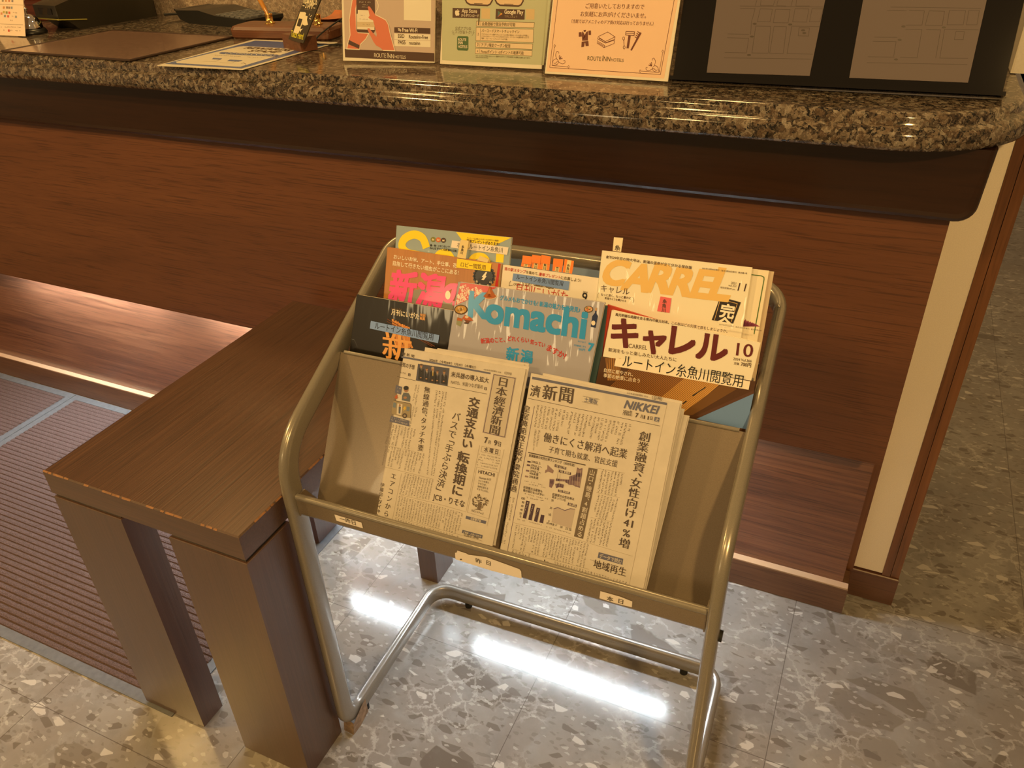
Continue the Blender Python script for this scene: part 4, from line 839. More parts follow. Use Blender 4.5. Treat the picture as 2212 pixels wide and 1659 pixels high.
fc, w_ = face_on(T3, 0.009, (1301, 541), (1625, 578))
a = Art(fc); GOLD = ink((0.82, 0.56, 0.20), 0.35, 0.3); DKR = ink((0.055, 0.022, 0.02), 0.4, 0.2)
a.text('創刊29年目の特大号は、新潟の温泉が全て分かる保存版', F_(178, 207), F_(845, 292), K_BROWN, 0.95, 0.016); a.text('2021年10月20日発行（毎月1回20日発行）第29巻1号', F_(925, 292), F_(1275, 333), K_BROWN, 0.95, 0.01)
for ch, p_, q_ in (('C', (135, 400), (300, 420)), ('A', (300, 445), (495, 468)), ('R', (490, 462), (655, 482)), ('R', (660, 484), (820, 503)), ('E', (835, 506), (960, 521)), ('L', (975, 520), (1120, 538))): a.text(ch, F_(*p_), F_(*q_), GOLD, 1.0, 0.038, 1, 'g', 0, (17, -44))
a.text('キャレル', F_(137, 462), F_(357, 492), DKR, 1.05, 0.0); a.text('11', F_(1200, 460), F_(1265, 468), DKR, 0.92, 0.0, 2, 'g', 0.1)
a.text('2021', F_(1150, 408), F_(1190, 413), K_BROWN, 1.1); a.text('vol.331', F_(1130, 426), F_(1190, 434), K_BROWN, 1.1); a.text('特別定価699 yen', F_(1068, 442), F_(1182, 457), K_BROWN, 1.1)
a.text('もっと深く、もっと豊かに', F_(138, 498), F_(370, 528), K_BROWN, 1.1, 0.012); a.text('新潟ライフを輝かせる', F_(168, 526), F_(333, 549), K_BROWN, 1.1, 0.012); a.curve([F_(122, 475), F_(113, 495), F_(116, 518)], 0.7, K_BROWN, 2); a.curve([F_(385, 512), F_(394, 535), F_(386, 555)], 0.7, K_BROWN, 2)
a.poly([F_(1068, 508), F_(1228, 552), F_(1168, 718), F_(1000, 690)], ink((0.028, 0.02, 0.02), 0.35, 0.3), 1); a.line([F_(1022, 690), F_(1068, 528), F_(1200, 562), F_(1152, 705)], 1.0, GOLD, 2); a.text('完', F_(1062, 655), F_(1168, 672), CREAM, 1.0, 0.03, 3); a.text('全', F_(1040, 750), F_(1142, 765), CREAM, 1.0, 0.03, 3)
tp_ = tab(fc, [F_(602, 506), F_(688, 520), F_(672, 634), F_(576, 620)], ink((0.80, 0.16, 0.19), 0.3, 0.5), ('糸魚川', F_(637, 525), F_(626, 630)), 0.0006)
tw = tab(fc, [F_(238, 45), F_(308, 50), F_(294, 160), F_(228, 150)], ink((0.85, 0.76, 0.56)), ('糸', F_(268, 103), F_(264, 150)), -0.0006)
magazine(fc, w_, 0.268, 0.0045, glossy_cover('cream_cover', (0.88, 0.84, 0.70), 0.6, 11), 'cream magazine with brushed gold title and a black square, right end of the rear pocket', G_BACK, a, [('index_tab', tp_, 'pink index tab'), ('index_tab', tw, 'white index tab standing above the cover')])
fb, wb = face_on(T3, 0.0035, (1345, 548), (1661, 585)); a = Art(fb); GRN = ink((0.06, 0.15, 0.02))
a.line([F_(1250, 330), F_(1385, 345), F_(1407, 356), F_(1408, 375), F_(1330, 800)], 2.0, GRN, 1)
for k in range(8): a.poly([F_(1180 + 18 * k, 740), F_(1210 + 18 * k, 660 + 8 * k), F_(1250 + 18 * k, 740)], ink((0.28, 0.05, 0.12)), 2)
magazine(fb, wb, 0.262, 0.0045, glossy_cover('cream_green_cover', (0.88, 0.80, 0.62), 0.3), 'cream magazine with a green rounded outline, just behind the gold-titled one', G_BACK, a)
fb, wb = face_on(T3, -0.0025, (1362, 550), (1672, 587)); magazine(fb, wb, 0.260, 0.004, plain('buff_cover', (0.66, 0.53, 0.38), 0.4), 'rearmost buff magazine showing only a thin edge beside the right tube of the rack', G_BACK)

# ---- middle pocket, from left
fc, w_ = face_on(T2, 0.001, (771, 636), (985, 672)); w_ = 0.208
a = Art(fc); WHT = ink((0.85, 0.78, 0.66), 0.35, 0.3); NOOD = ink((0.62, 0.24, 0.06), 0.35, 0.3); NOOD2 = ink((0.80, 0.40, 0.12), 0.35, 0.3)
a.text('月刊にいがた', E_(402, 795), E_(633, 836), WHT, 1.2, 0.016); a.text('特別', E_(641, 812), E_(683, 818), NOOD2, 1.1, 0.02); a.text('編集', E_(638, 838), E_(680, 845), NOOD2, 1.1, 0.02)
a.text('Local is fun!', E_(402, 755), E_(492, 768), ink((0.20, 0.13, 0.07)), 1.2, 0, 2, 'g', 0.2)
rnd = random.Random(3)
for k in range(16):
    x = 412 + 9 * k; a.curve([E_(x, 838 + 4.5 * k + rnd.uniform(-5, 5)), E_(x + rnd.uniform(0, 12), 905 + 3 * k), E_(x + 14 + rnd.uniform(-8, 8), 985 + 2 * k), E_(x + 28 + rnd.uniform(-8, 8), 1075)], rnd.uniform(2.2, 3.4), NOOD if k % 3 else NOOD2, k % 3, 4)
a.line([E_(370, 835), E_(760, 1060)], 1.6, ink((0.17, 0.06, 0.03)), 2); a.line([E_(365, 852), E_(740, 1062)], 1.6, ink((0.13, 0.045, 0.025)), 2)
a.text('新', E_(332, 1135), E_(560, 1172), NOOD2, 1.08, 0.02, 3, 'm')
st = sticker(fc, [E_(236, 850), E_(800, 968), E_(790, 1034), E_(228, 913)], ink((0.23, 0.38, 0.85), 0.4), [('ルートイン糸魚川閲覧用', E_(268, 910), E_(748, 1008))], K_BLACK, 1.25, 0.004)
magazine(fc, w_, 0.262, 0.007, glossy_cover('black_cover', (0.012, 0.010, 0.009), 0.15, 7), 'black magazine with noodles on its cover, left end of the middle pocket', G_MID, a, [('paper_label', st, 'blue grey label')], (756, 757))

fc, w_ = face_on(T2, 0.0095, (990, 609), (1306, 654))
a = Art(fc); TEAL = ink((0.030, 0.33, 0.80), 0.35, 0.3); REDC = ink((0.60, 0.035, 0.015), 0.35, 0.3)
a.poly([E_(972, 540), E_(1010, 538), E_(1270, 577), E_(930, 722)], REDC, 0)
a.text('調査で', E_(968, 590), E_(1025, 568), WHT, 1.1, 0.02); a.text('選んだ!', E_(982, 615), E_(1045, 590), WHT, 1.1, 0.02); a.text('県民が愛する', E_(950, 672), E_(1120, 600), WHT, 1.2, 0.025); a.text('あの味・あの場所', E_(947, 709), E_(1158, 618), WHT, 1.25, 0.025)
a.text('グルメもおでかけも! 新潟の魅力を再発見♪', E_(1295, 675), E_(1955, 780), TEAL, 1.25, 0.02)
a.text('K', E_(1040, 810), E_(1195, 832), TEAL, 1.0, 0.034, 2); a.text('omachi', E_(1180, 855), E_(1990, 992), TEAL, 1.02, 0.034, 2)
RT = ink((0.55, 0.03, 0.02), 0.35, 0.3)
a.text('新潟のこと、', E_(1142, 1036), E_(1340, 1022), RT, 1.2, 0.02); a.text('どれくらい', E_(1362, 1012), E_(1535, 1030), RT, 1.25, 0.02); a.text('知ってい', E_(1545, 1037), E_(1665, 1068), RT, 1.35, 0.02); a.text('ますか?', E_(1680, 1088), E_(1830, 1166), RT, 1.15, 0.02)
a.text('新', E_(1350, 1160), E_(1448, 1174), TEAL, 1.0, 0.03); a.text('潟', E_(1468, 1178), E_(1562, 1192), TEAL, 1.0, 0.03)
a.text('7', E_(2022, 1096), E_(2062, 1104), TEAL, 1.0, 0.04); a.text('月刊新潟こまち', E_(1905, 1056), E_(2003, 1071), TEAL, 1.1, 0.008); a.text('595円', E_(1945, 1092), E_(1998, 1100), TEAL, 1.1, 0.01); a.text('2017 JULY', E_(1938, 1024), E_(2005, 1034), TEAL, 1.1)
def bowl(c, rx_, ry_, out, ins, specks, n=9, sd=0):
    a.ell(c, rx_, ry_, ink(out), 2); a.ell((c[0], c[1] - 0.4), rx_ * .84, ry_ * .8, ink(ins), 3); r_ = random.Random(sd)
    for k in range(n): an = r_.uniform(0, 6.28); q_ = r_.uniform(0, .6); a.ell((c[0] + rx_ * q_ * math.cos(an), c[1] + ry_ * q_ * math.sin(an)), rx_ * .2, ry_ * .24, ink(specks[k % len(specks)]), 4 + k % 2, 9)
bowl(E_(976, 758), 14.6, 10.6, (0.08, 0.04, 0.02), (0.52, 0.30, 0.08), [(0.66, 0.46, 0.24), (0.35, 0.22, 0.06), (0.72, 0.56, 0.34)], 9, 1)
bowl(E_(1215, 648), 15.5, 6.8, (0.66, 0.56, 0.46), (0.45, 0.13, 0.04), [(0.36, 0.09, 0.03), (0.55, 0.18, 0.05)], 10, 2)
a.poly([E_(1160, 650), E_(1195, 610), E_(1215, 560), E_(1240, 608), E_(1268, 655)], ink((0.42, 0.12, 0.035)), 5); a.poly([E_(1195, 625), E_(1212, 578), E_(1225, 630)], ink((0.56, 0.20, 0.07)), 6)
bowl(E_(2028, 755), 10, 7.2, (0.05, 0.06, 0.04), (0.60, 0.30, 0.16), [(0.72, 0.55, 0.40), (0.55, 0.14, 0.06), (0.16, 0.20, 0.04)], 9, 3)
a.poly([E_(985, 830), E_(1010, 800), E_(1050, 818), E_(1078, 852), E_(1010, 842)], ink((0.50, 0.13, 0.05)), 3); a.poly([E_(1002, 840), E_(1062, 850), E_(1035, 868), E_(1018, 864)], ink((0.18, 0.07, 0.04)), 3); a.ell(E_(1022, 868), 5.6, 2, ink((0.05, 0.025, 0.02)), 2); a.ell(E_(1025, 818), 4, 3, ink((0.76, 0.58, 0.42)), 5)
a.poly([E_(945, 820), E_(995, 835), E_(972, 898), E_(938, 880)], ink((0.28, 0.30, 0.20)), 2); a.poly([E_(950, 822), E_(992, 834), E_(985, 855), E_(942, 845)], ink((0.46, 0.13, 0.04)), 3)
a.poly([E_(2085, 742), E_(2096, 744), E_(2092, 790), E_(2104, 812), E_(2085, 908), E_(2045, 900), E_(2058, 812), E_(2080, 785)], ink((0.02, 0.035, 0.11), 0.3, 0.4), 2); a.ell(E_(2067, 868), 4.4, 5.2, WHT, 4); a.poly([E_(2085, 742), E_(2096, 744), E_(2094, 768), E_(2083, 766)], ink((0.62, 0.34, 0.14)), 4)
magazine(fc, w_, 0.265, 0.007, glossy_cover('silver_cover', (0.40, 0.40, 0.50), 0.6, 7), 'silvery magazine with bold teal lettering, in the middle of the rack', G_MID, a, (), (968, 752))
fb, wb = face_on(T2, -0.003, (1130, 635), (1313, 661)); magazine(fb, wb, 0.260, 0.006, plain('dark_teal_cover', (0.05, 0.10, 0.11), 0.35, 0, 0.4), 'dark teal magazine showing a thin edge behind the silvery one', G_MID)

fc, w_ = face_on(T2, 0.004, (1322, 670), (1654, 744)); w_ = 0.2085
a = Art(fc); MAR = ink((0.13, 0.018, 0.02), 0.35, 0.3)
def facew(u, v_): return (1322 + 332 * u - 42 * v_, 670 + 74 * u + 290 * v_)
a.poly([F_(140, 972), F_(1345, 1168), F_(1245, 1620), F_(60, 1380)], ink((0.080, 0.035, 0.016), 0.35, 0.3), 0)
SL1 = ink((0.34, 0.15, 0.04), 0.35, 0.3); SL2 = ink((0.62, 0.33, 0.09), 0.35, 0.3)
for k in range(46):
    u = k / 46; p_ = F_(390 + 690 * u, 1050 + 135 * u); q_ = F_(120 + 640 * u ** 1.1, 1290 + 165 * u); wk = 1.2 + 1.6 * u
    a.line([p_, q_], wk, SL1 if u < 0.6 else SL2, 1)
for k in range(14): a.line([F_(175 + 9 * k, 985), F_(190 + 7 * k, 1160)], 1.1, SL2 if k % 2 else SL1, 1)
a.poly([F_(1075, 1190), F_(1200, 1225), F_(850, 1430), F_(760, 1425)], ink((0.16, 0.075, 0.022), 0.35, 0.3), 2); a.poly([F_(1330, 1235), F_(1330, 1262), F_(905, 1445), F_(880, 1435)], ink((0.10, 0.045, 0.028), 0.35, 0.3), 2)
a.poly([F_(1328, 1262), F_(1270, 1540), F_(880, 1460)], ink((0.15, 0.28, 0.60), 0.35, 0.3), 3); a.line([F_(952, 1212), F_(852, 1280)], 2.2, K_BLACK, 4); a.line([F_(805, 1320), F_(775, 1342)], 2.2, K_BLACK, 4)
a.text('風光明媚な路線を走る県内の観光列車。この秋はどの列車で旅をしましょうか。', F_(250, 655), F_(1122, 788), K_BROWN, 1.05, 0.018); a.text('2024年9月20日発行（毎月1回20日発行）第31巻第10号', F_(1057, 728), F_(1388, 778), K_BROWN, 0.95, 0.01)
a.text('キ', F_(216, 872), F_(412, 900), MAR, 1.0, 0.035); a.text('ャ', F_(462, 915), F_(628, 940), MAR, 1.02, 0.035); a.text('レ', F_(670, 940), F_(852, 968), MAR, 1.02, 0.035); a.text('ル', F_(880, 975), F_(1108, 1008), MAR, 0.98, 0.035)
a.text('CARREL', F_(353, 906), F_(497, 922), K_BROWN, 1.15); a.text('新潟をもっと楽しみたい大人たちに', F_(195, 932), F_(725, 1012), K_BROWN, 1.0, 0.008)
a.text('10', F_(1190, 965), F_(1315, 980), MAR, 0.92, 0.012, 2, 'm'); a.text('2024 Vol.366', F_(1168, 1000), F_(1310, 1020), K_BROWN, 1.1, 0.006); a.text('定価', F_(1172, 1034), F_(1212, 1040), K_BROWN, 1.1, 0.01); a.text('700円', F_(1226, 1045), F_(1305, 1056), K_BROWN, 1.15, 0.02)
a.text('自然に癒やされ、', F_(162, 1092), F_(388, 1126), WHT, 1.1, 0.01, 5); a.text('季節の絶景に出合う', F_(158, 1132), F_(440, 1176), WHT, 1.1, 0.01, 5)
st = sticker(fc, [F_(256, 983), F_(1302, 1166), F_(1288, 1232), F_(243, 1047)], ink((0.90, 0.84, 0.72)), [('ルートイン糸魚川閲覧用', F_(305, 1042), F_(1238, 1206))], K_BLACK, 1.25, 0.006)
magazine(fc, w_, 0.266, 0.006, glossy_cover('pale_cream_cover', (0.88, 0.84, 0.72), 0.15), 'cream magazine with maroon title above a wooden ceiling photo, right end of the middle pocket', G_MID, a, [('paper_label', st, 'cream paper label')])
fb, wb = face_on(T2, -0.005, (1313, 658), (1630, 756)); magazine(fb, 0.200, 0.262, 0.0045, plain('red_cover', (0.50, 0.05, 0.02), 0.35, 0, 0.4), 'red magazine peeping out between the silvery and the maroon-titled magazines', G_MID)

# ================================================================== THINGS ON THE COUNTER
def stand_face(bl, br, lean, H, z=GT + 0.002):
    """leaning sign: bottom edge through two points of the worktop"""
    def on(p): d = ray(*p); return CAM + d * ((z - CAM.z) / d.z)
    A, B = on(bl), on(br); e = (B - A); w_ = e.length; e.normalize(); nb = Vector((-e.y, e.x, 0)); l = math.radians(lean)
    up = Vector((0, 0, math.cos(l))) + nb * math.sin(l); n = e.cross(up)
    return Face(A + up * H, e, n), w_
PAPER = ink((0.88, 0.86, 0.82), 0.5)
def acrylic_stand(name_label, fc, w_, H, lean, art):
    th = thing('sign_stand', name_label, 'sign', mw=fc.mw, group='acrylic signs on the counter')
    mb = MB(); mb.box((0.002, -H + 0.002, -0.0012), (w_ - 0.002, -0.001, -0.0006), PAPER); o = mb.build('paper_sheet'); o.parent = th
    o = art.build('printed_sheet'); o.parent = th
    mb = MB(); l = math.radians(lean)
    mb.box((0, -H, -0.0045), (w_, 0, -0.0016), M_ACRYL); mb.box((0, -H, 0.0032), (w_, 0, 0.0052), M_ACRYL); mb.box((0, -H, -0.0045), (0.0014, 0, 0.0052), M_ACRYL); mb.box((w_ - 0.0014, -H, -0.0045), (w_, 0, 0.0052), M_ACRYL)
    # foot running back over the worktop
    f0 = Vector((0, -H, -0.003)); b = Vector((0, math.sin(l), -math.cos(l))); d = Vector((0, math.cos(l), math.sin(l)))
    p = [f0, f0 + b * 0.075, f0 + b * 0.075 + d * 0.003, f0 + d * 0.003]
    mb.prism([(x.x, x.y, x.z) for x in p], (w_, 0, 0), M_ACRYL)
    o = mb.build('acrylic_holder'); o.parent = th
    return th
HS = 0.310
# ---- sign with the two hands and the telephone
fc, w_ = stand_face((739, 133), (941, 138), 15, HS); S_ = crop(730, 0, 10.05)
a = Art(fc, -0.0004); DKB = ink((0.075, 0.032, 0.026)); ORG = ink((0.72, 0.21, 0.14)); LINE = ink((0.88, 0.83, 0.76))
def ext(p, q, k): return (p[0] + (q[0] - p[0]) * k, p[1] + (q[1] - p[1]) * k)
tl, tr = S_(100, -1500), S_(2070, -1500)
a.poly([(737.0, -190), (942, -190), S_(2092, 1338), S_(155, 1245)], ink((0.60, 0.50, 0.50)), 0)
a.poly([S_(145, 1062), S_(2092, 1152), S_(2092, 1338), S_(155, 1245)], DKB, 1)
a.text('ROUTE', S_(785, 1240), S_(1042, 1255), LINE, 1.35, 0.0, 3); a.text('INN', S_(1068, 1258), S_(1210, 1268), LINE, 1.35, 0.0, 3); a.poly([S_(1064, 1178), S_(1082, 1148), S_(1096, 1152), S_(1076, 1180)], LINE, 3); a.text('HOTELS', S_(1232, 1265), S_(1468, 1278), LINE, 1.25, 0.0, 3)
h1 = [S_(335, -160), S_(420, -30), S_(415, 60), S_(385, 200), S_(400, 650), S_(440, 710), S_(670, 725), S_(600, 850), S_(490, 960), S_(465, 1075), S_(190, 1060), S_(232, 870), S_(265, 760), S_(245, 430), S_(270, 250)]
a.poly(h1, ORG, 2); a.line(h1, 1.6, LINE, 3, True)
h2 = [S_(650, 150), S_(672, 135), S_(700, 150), S_(812, 318), S_(930, 375), S_(1040, 435), S_(1095, 530), S_(1140, 740), S_(1240, 1105), S_(985, 1095), S_(930, 1040), S_(830, 985), S_(770, 900), S_(650, 660), S_(642, 620), S_(680, 612), S_(835, 805), S_(845, 745), S_(765, 440), S_(690, 410), S_(662, 375), S_(690, 345)]
ph_ = [S_(400, -300), S_(795, -290), S_(808, 660), S_(775, 715), S_(430, 702), S_(400, 660)]
a.poly(ph_, DKB, 4); a.poly([S_(432, 215), S_(735, 225), S_(795, 470), S_(795, 652), S_(415, 635), S_(410, 300), S_(432, 298)], LINE, 5); a.poly([S_(412, 475), S_(797, 480), S_(797, 590), S_(413, 582)], ink((0.70, 0.58, 0.42)), 6)
for y, x0, x1 in ((60, 455, 715), (115, 535, 650), (165, 505, 640)): a.rows(S_(x0, y), S_(x1, y + 6), 3, 10, LINE, 6, y)
for y, x0, x1 in ((345, 475, 580), (430, 465, 650), (545, 515, 690)): a.rows(S_(x0, y), S_(x1, y + 6), 3, 8, K_BROWN, 7, y)
a.poly(h2, ORG, 8); a.line(h2[3:10], 1.6, LINE, 9); a.poly([S_(240, 868), S_(470, 980), S_(462, 1058), S_(225, 960)], DKB, 9); a.line([S_(820, -40), S_(880, 110), S_(870, 180), S_(805, 300)], 1.6, LINE, 3)
a.poly([S_(1430, -600), S_(2025, -590), S_(2022, 455), S_(1430, 435)], PAPER, 1)
a.poly([S_(1222, 590), S_(2005, 612), S_(2003, 735), S_(1222, 708)], DKB, 2); a.poly([S_(1222, 725), S_(2010, 750), S_(2008, 882), S_(1222, 855)], PAPER, 2); a.poly([S_(1222, 862), S_(2010, 890), S_(2008, 1025), S_(1222, 998)], PAPER, 2)
a.text('Free Wi-Fi', S_(1395, 690), S_(1722, 702), LINE, 1.3, 0.02, 4); a.text('SSID', S_(1300, 820), S_(1440, 826), K_BROWN, 1.3, 0.02, 4); a.text('RouteInn-Free', S_(1540, 833), S_(1950, 848), K_BROWN, 1.3, 0.02, 4); a.text('PASS', S_(1305, 955), S_(1465, 962), K_BROWN, 1.3, 0.02, 4); a.text('routeinn', S_(1545, 968), S_(1782, 977), K_BROWN, 1.3, 0.02, 4)
for k in range(3): a.curve([S_(1300 + 4 * k, 640 + 18 * k - 20), S_(1340, 625 + 20 * k), S_(1372 - 5 * k, 660 + 14 * k)], 1.0, LINE, 4)
acrylic_stand('acrylic sign showing orange hands holding a phone and a wireless network box', fc, w_, HS, 15, a)
# ---- green sign listing the app
fc, w_ = stand_face((948, 140), (1172, 152), 16, HS); S_ = crop(940, 0, 8.848)
a = Art(fc, -0.0004); OLG = ink((0.54, 0.60, 0.48)); OLD = ink((0.06, 0.15, 0.06)); OT = ink((0.14, 0.10, 0.04))
a.poly([(955, -190), (1212, -190), S_(2075, 1245), S_(130, 1150)], OLG, 0)
for x0, x1, yb in ((575, 1090, 100), (1150, 1680, 112)):
    q = [S_(x0 + 4, -500), S_(x1 + 20, -500), S_(x1, yb - 90), S_(x1 - 40, yb - 20), S_(x1 - 90, yb + 4), S_(x0 + 90, yb - 12), S_(x0 + 30, yb - 50), S_(x0, yb - 110)]; a.poly(q, ink((0.80, 0.62, 0.46)), 1); a.line(q, 3.0, DKB, 2, True); a.line([S_(x0 + 170, yb - 34), S_(x1 - 185, yb - 30)], 1.0, DKB, 3)
a.poly([S_(332, 150), S_(862, 165), S_(855, 352), S_(330, 338)], DKB, 1); a.poly([S_(1160, 170), S_(1716, 182), S_(1706, 376), S_(1152, 360)], DKB, 1)
a.poly([S_(385, 205), S_(410, 198), S_(422, 206), S_(450, 198), S_(464, 212), S_(450, 240), S_(466, 268), S_(448, 302), S_(425, 296), S_(400, 304), S_(382, 270), S_(378, 235)], LINE, 3); a.poly([S_(418, 195), S_(428, 178), S_(440, 178), S_(432, 195)], LINE, 3)
a.poly([S_(1198, 205), S_(1245, 265), S_(1192, 330)], ink((0.07, 0.16, 0.20)), 3); a.poly([S_(1198, 205), S_(1262, 245), S_(1245, 265)], ink((0.10, 0.22, 0.05)), 4); a.poly([S_(1262, 245), S_(1290, 268), S_(1255, 290), S_(1240, 265)], ink((0.72, 0.38, 0.06)), 4); a.poly([S_(1192, 330), S_(1255, 288), S_(1242, 265)], ink((0.60, 0.13, 0.06)), 4)
a.text('App Store', S_(508, 240), S_(798, 248), LINE, 1.2, 0.012, 3); a.text('からダウンロード', S_(498, 316), S_(832, 328), LINE, 1.2, 0.012, 3); a.text('Google Play', S_(1322, 258), S_(1680, 272), LINE, 1.25, 0.02, 3); a.text('で手に入れよう', S_(1322, 332), S_(1565, 342), ink((0.40, 0.30, 0.2)), 1.2, 0.01, 3)
for x, y in ((885, 165), (1735, 180)): a.poly([S_(x, y - 8), S_(x + 165, y - 4), S_(x + 160, y + 195), S_(x - 3, y + 190)], ink((0.70, 0.56, 0.36)), 1)
a.text('公式アプリの', S_(382, 568), S_(682, 576), OT, 1.2, 0.006, 2); a.text('ココがおトク!', S_(372, 634), S_(690, 650), OT, 1.2, 0.006, 2)
for p_, q_ in (((318, 602), (348, 664)), ((335, 575), (365, 674)), ((718, 640), (745, 575)), ((700, 690), (748, 615))): a.line([S_(*p_), S_(*q_)], 0.5, OT, 2)
a.poly([S_(440, 688), S_(615, 692), S_(636, 712), S_(634, 940), S_(612, 970), S_(438, 962), S_(416, 938), S_(420, 708)], OLD, 2)
for s_, y, x1 in (('ROUTE', 780, 592), ('INN', 842, 525), ('HOTELS', 915, 612)): a.text(s_, S_(442, y), S_(x1, y + 4), LINE, 1.25, 0.02, 4)
BOX = ink((0.84, 0.70, 0.55))
for (y0, y1, sl_, n_, x0) in ((402, 500, 30, '1', 790), (525, 775, 34, '2', 782), (800, 900, 40, '3', 775), (922, 1022, 46, '4', 770)):
    q = [S_(x0, y0), S_(1905 - (795 - x0) * 2, y0 + sl_), S_(1898 - (795 - x0) * 2, y1 + sl_ + 4), S_(x0 - 6, y1)]; a.poly(q, BOX, 1); a.line(q, 0.7, OT, 2, True); a.text(n_, S_(x0 + 28, (y0 + y1) / 2 + 26), S_(x0 + 48, (y0 + y1) / 2 + 27), OT, 1.2, 0.01, 3); a.line([S_(x0 + 82, y0 + 16), S_(x0 + 78, y1 - 10)], 0.5, OT, 3)
for s_, p_, q_ in (('会員価格で宿泊予約が可能', (892, 484), (1530, 500)), ('バーコードスマートチェックイン', (888, 612), (1605, 634)), ('アプリ限定クーポン配信', (878, 884), (1435, 906)), ('Pontaポイント･dポイントの連携可能', (876, 1010), (1690, 1042))): a.text(s_, S_(*p_), S_(*q_), OT, 1.2, 0.012, 3)
for s_, p_, q_ in (('アプリのメンバー登録でチェックインの際に宿泊カードへの記入が不要に。', (885, 668), (1790, 696)), ('これからはルートインホテルズ全ホテルで、バーコードの読み取りだけで', (885, 706), (1790, 734)), ('簡単・スピーディーにチェックインが可能。', (885, 745), (1385, 766)), ('※サービスのご利用にはメンバー登録や公式サイト予約会員との連携が必要になります。', (775, 1074), (1815, 1122)), ('©ROUTE INN HOTELS', (775, 1106), (1010, 1116))): a.text(s_, S_(*p_), S_(*q_), OT, 1.1, 0.004, 3)
acrylic_stand('olive green acrylic sign with two phone outlines and numbered boxes', fc, w_, HS, 16, a)
# ---- peach sign about amenities
fc, w_ = stand_face((1174, 161), (1445, 179), 18, HS); S_ = crop(1165, 0, 6.9125)
a = Art(fc, -0.0004); PCH = ink((0.93, 0.68, 0.55)); MR = ink((0.15, 0.035, 0.02))
a.poly([(1212, -160), (1492, -160), S_(1862, 1172), S_(105, 1065)], PCH, 0)
a.line([(1222, -150), S_(155, 1008), S_(1808, 1112), (1484, -150)], 0.9, MR, 2); a.line([S_(225, 700), S_(188, 978), S_(420, 998)], 0.8, MR, 2); a.line([S_(1842, 785), S_(1788, 1080), S_(1525, 1063)], 0.8, MR, 2)
for x, y in ((229, 686), (436, 998), (1843, 768), (1505, 1062)): a.line([S_(x, y - 22), S_(x + 14, y), S_(x, y + 22), S_(x - 14, y)], 0.7, MR, 2, True)
for sg, ox, oy in ((1, 188, 978), (-1, 1788, 1080)):
    def cv(*pp, wd=0.85): a.curve([S_(ox + sg * x, oy + y) for x, y in pp], wd, MR, 3)
    cv((0, 0), (20, -75), (65, -100), (98, -60), (75, -15), (0, 0)); cv((25, -40), (48, -30), (75, -55), (95, -60)); cv((70, -100), (55, -160), (75, -210), (100, -200), (102, -178)); cv((98, -55), (150, -25), (190, -38), (195, -70), (172, -72))
    for dx, dy in ((-6, -60), (18, -42), (36, -18)): cv((112, -92), (112 + dx * .4 + 10, -92 + dy * .7), (112 + dx + 8, -92 + dy), (112 + dx + 2, -92 + dy * .6), (112, -92), wd=0.7)
a.text('ご用意いたしておりますので', S_(688, 118), S_(1562, 135), MR, 1.1, 0.010, 2, 'm'); a.text('お気軽にお声がけくださいませ。', S_(612, 238), S_(1590, 268), MR, 1.1, 0.010, 2, 'm'); a.text('（当館ではアメニティのドア掛け対応は行っておりません）', S_(478, 338), S_(1700, 380), MR, 1.2, 0.012, 2, 'm')
for q in ([(660, 450), (695, 446), (698, 462), (680, 480), (662, 470)], [(640, 468), (655, 480), (690, 545), (640, 600), (634, 520)], [(700, 480), (725, 462), (725, 606), (634, 608), (690, 500)], [(588, 482), (630, 478), (634, 545), (588, 550)], [(732, 458), (770, 455), (772, 520), (735, 525)], [(632, 622), (732, 612), (738, 684), (692, 690), (685, 640), (678, 640), (668, 698), (626, 705)]): a.poly([S_(*p_) for p_ in q], MR, 2)
for q in ([(880, 545), (1020, 478), (1130, 550), (985, 620), (890, 560)], [(1130, 550), (1125, 588), (980, 640), (870, 580), (880, 545)], [(870, 600), (865, 645), (965, 710), (1115, 650), (1118, 600), (985, 645)], [(880, 620), (975, 680), (968, 705)], [(890, 570), (975, 615), (978, 635)], [(893, 590), (970, 630)], [(880, 640), (960, 690)]): a.line([S_(*p_) for p_ in q], 1.0, MR, 2)
a.line([S_(1293, 470), S_(1422, 475), S_(1415, 530), S_(1288, 522), S_(1293, 470)], 1.4, MR, 2); a.line([S_(1293, 496), S_(1420, 500)], 1.0, MR, 2); a.poly([S_(1330, 530), S_(1365, 535), S_(1335, 722), S_(1300, 722)], MR, 2)
a.line([S_(1258, 590), S_(1266, 690)], 1.2, MR, 2)
for x, y in ((1258, 575), (1266, 708)): a.line([S_(x + 15 * math.cos(t), y + 24 * math.sin(t)) for t in [k * math.pi / 6 for k in range(12)]], 1.0, MR, 2, True)
a.poly([S_(1500, 480), S_(1528, 492), S_(1380, 758), S_(1358, 748)], MR, 2)
for k in range(4): a.line([S_(1465 - 13 * k, 470 + 26 * k), S_(1495 - 13 * k, 490 + 26 * k)], 1.6, MR, 2)
OLV2 = ink((0.10, 0.075, 0.02)); a.text('ROUTE', S_(715, 898), S_(918, 910), OLV2, 1.2, 0.006); a.text('INN', S_(938, 910), S_(1055, 917), OLV2, 1.25, 0.006); a.poly([S_(942, 848), S_(950, 828), S_(962, 830), S_(952, 850)], OLV2, 2); a.text('HOTELS', S_(1068, 917), S_(1255, 928), OLV2, 1.2, 0.0)
acrylic_stand('peach acrylic sign with robe, towel and toothbrush pictures and corner scrolls', fc, w_, HS, 18, a)

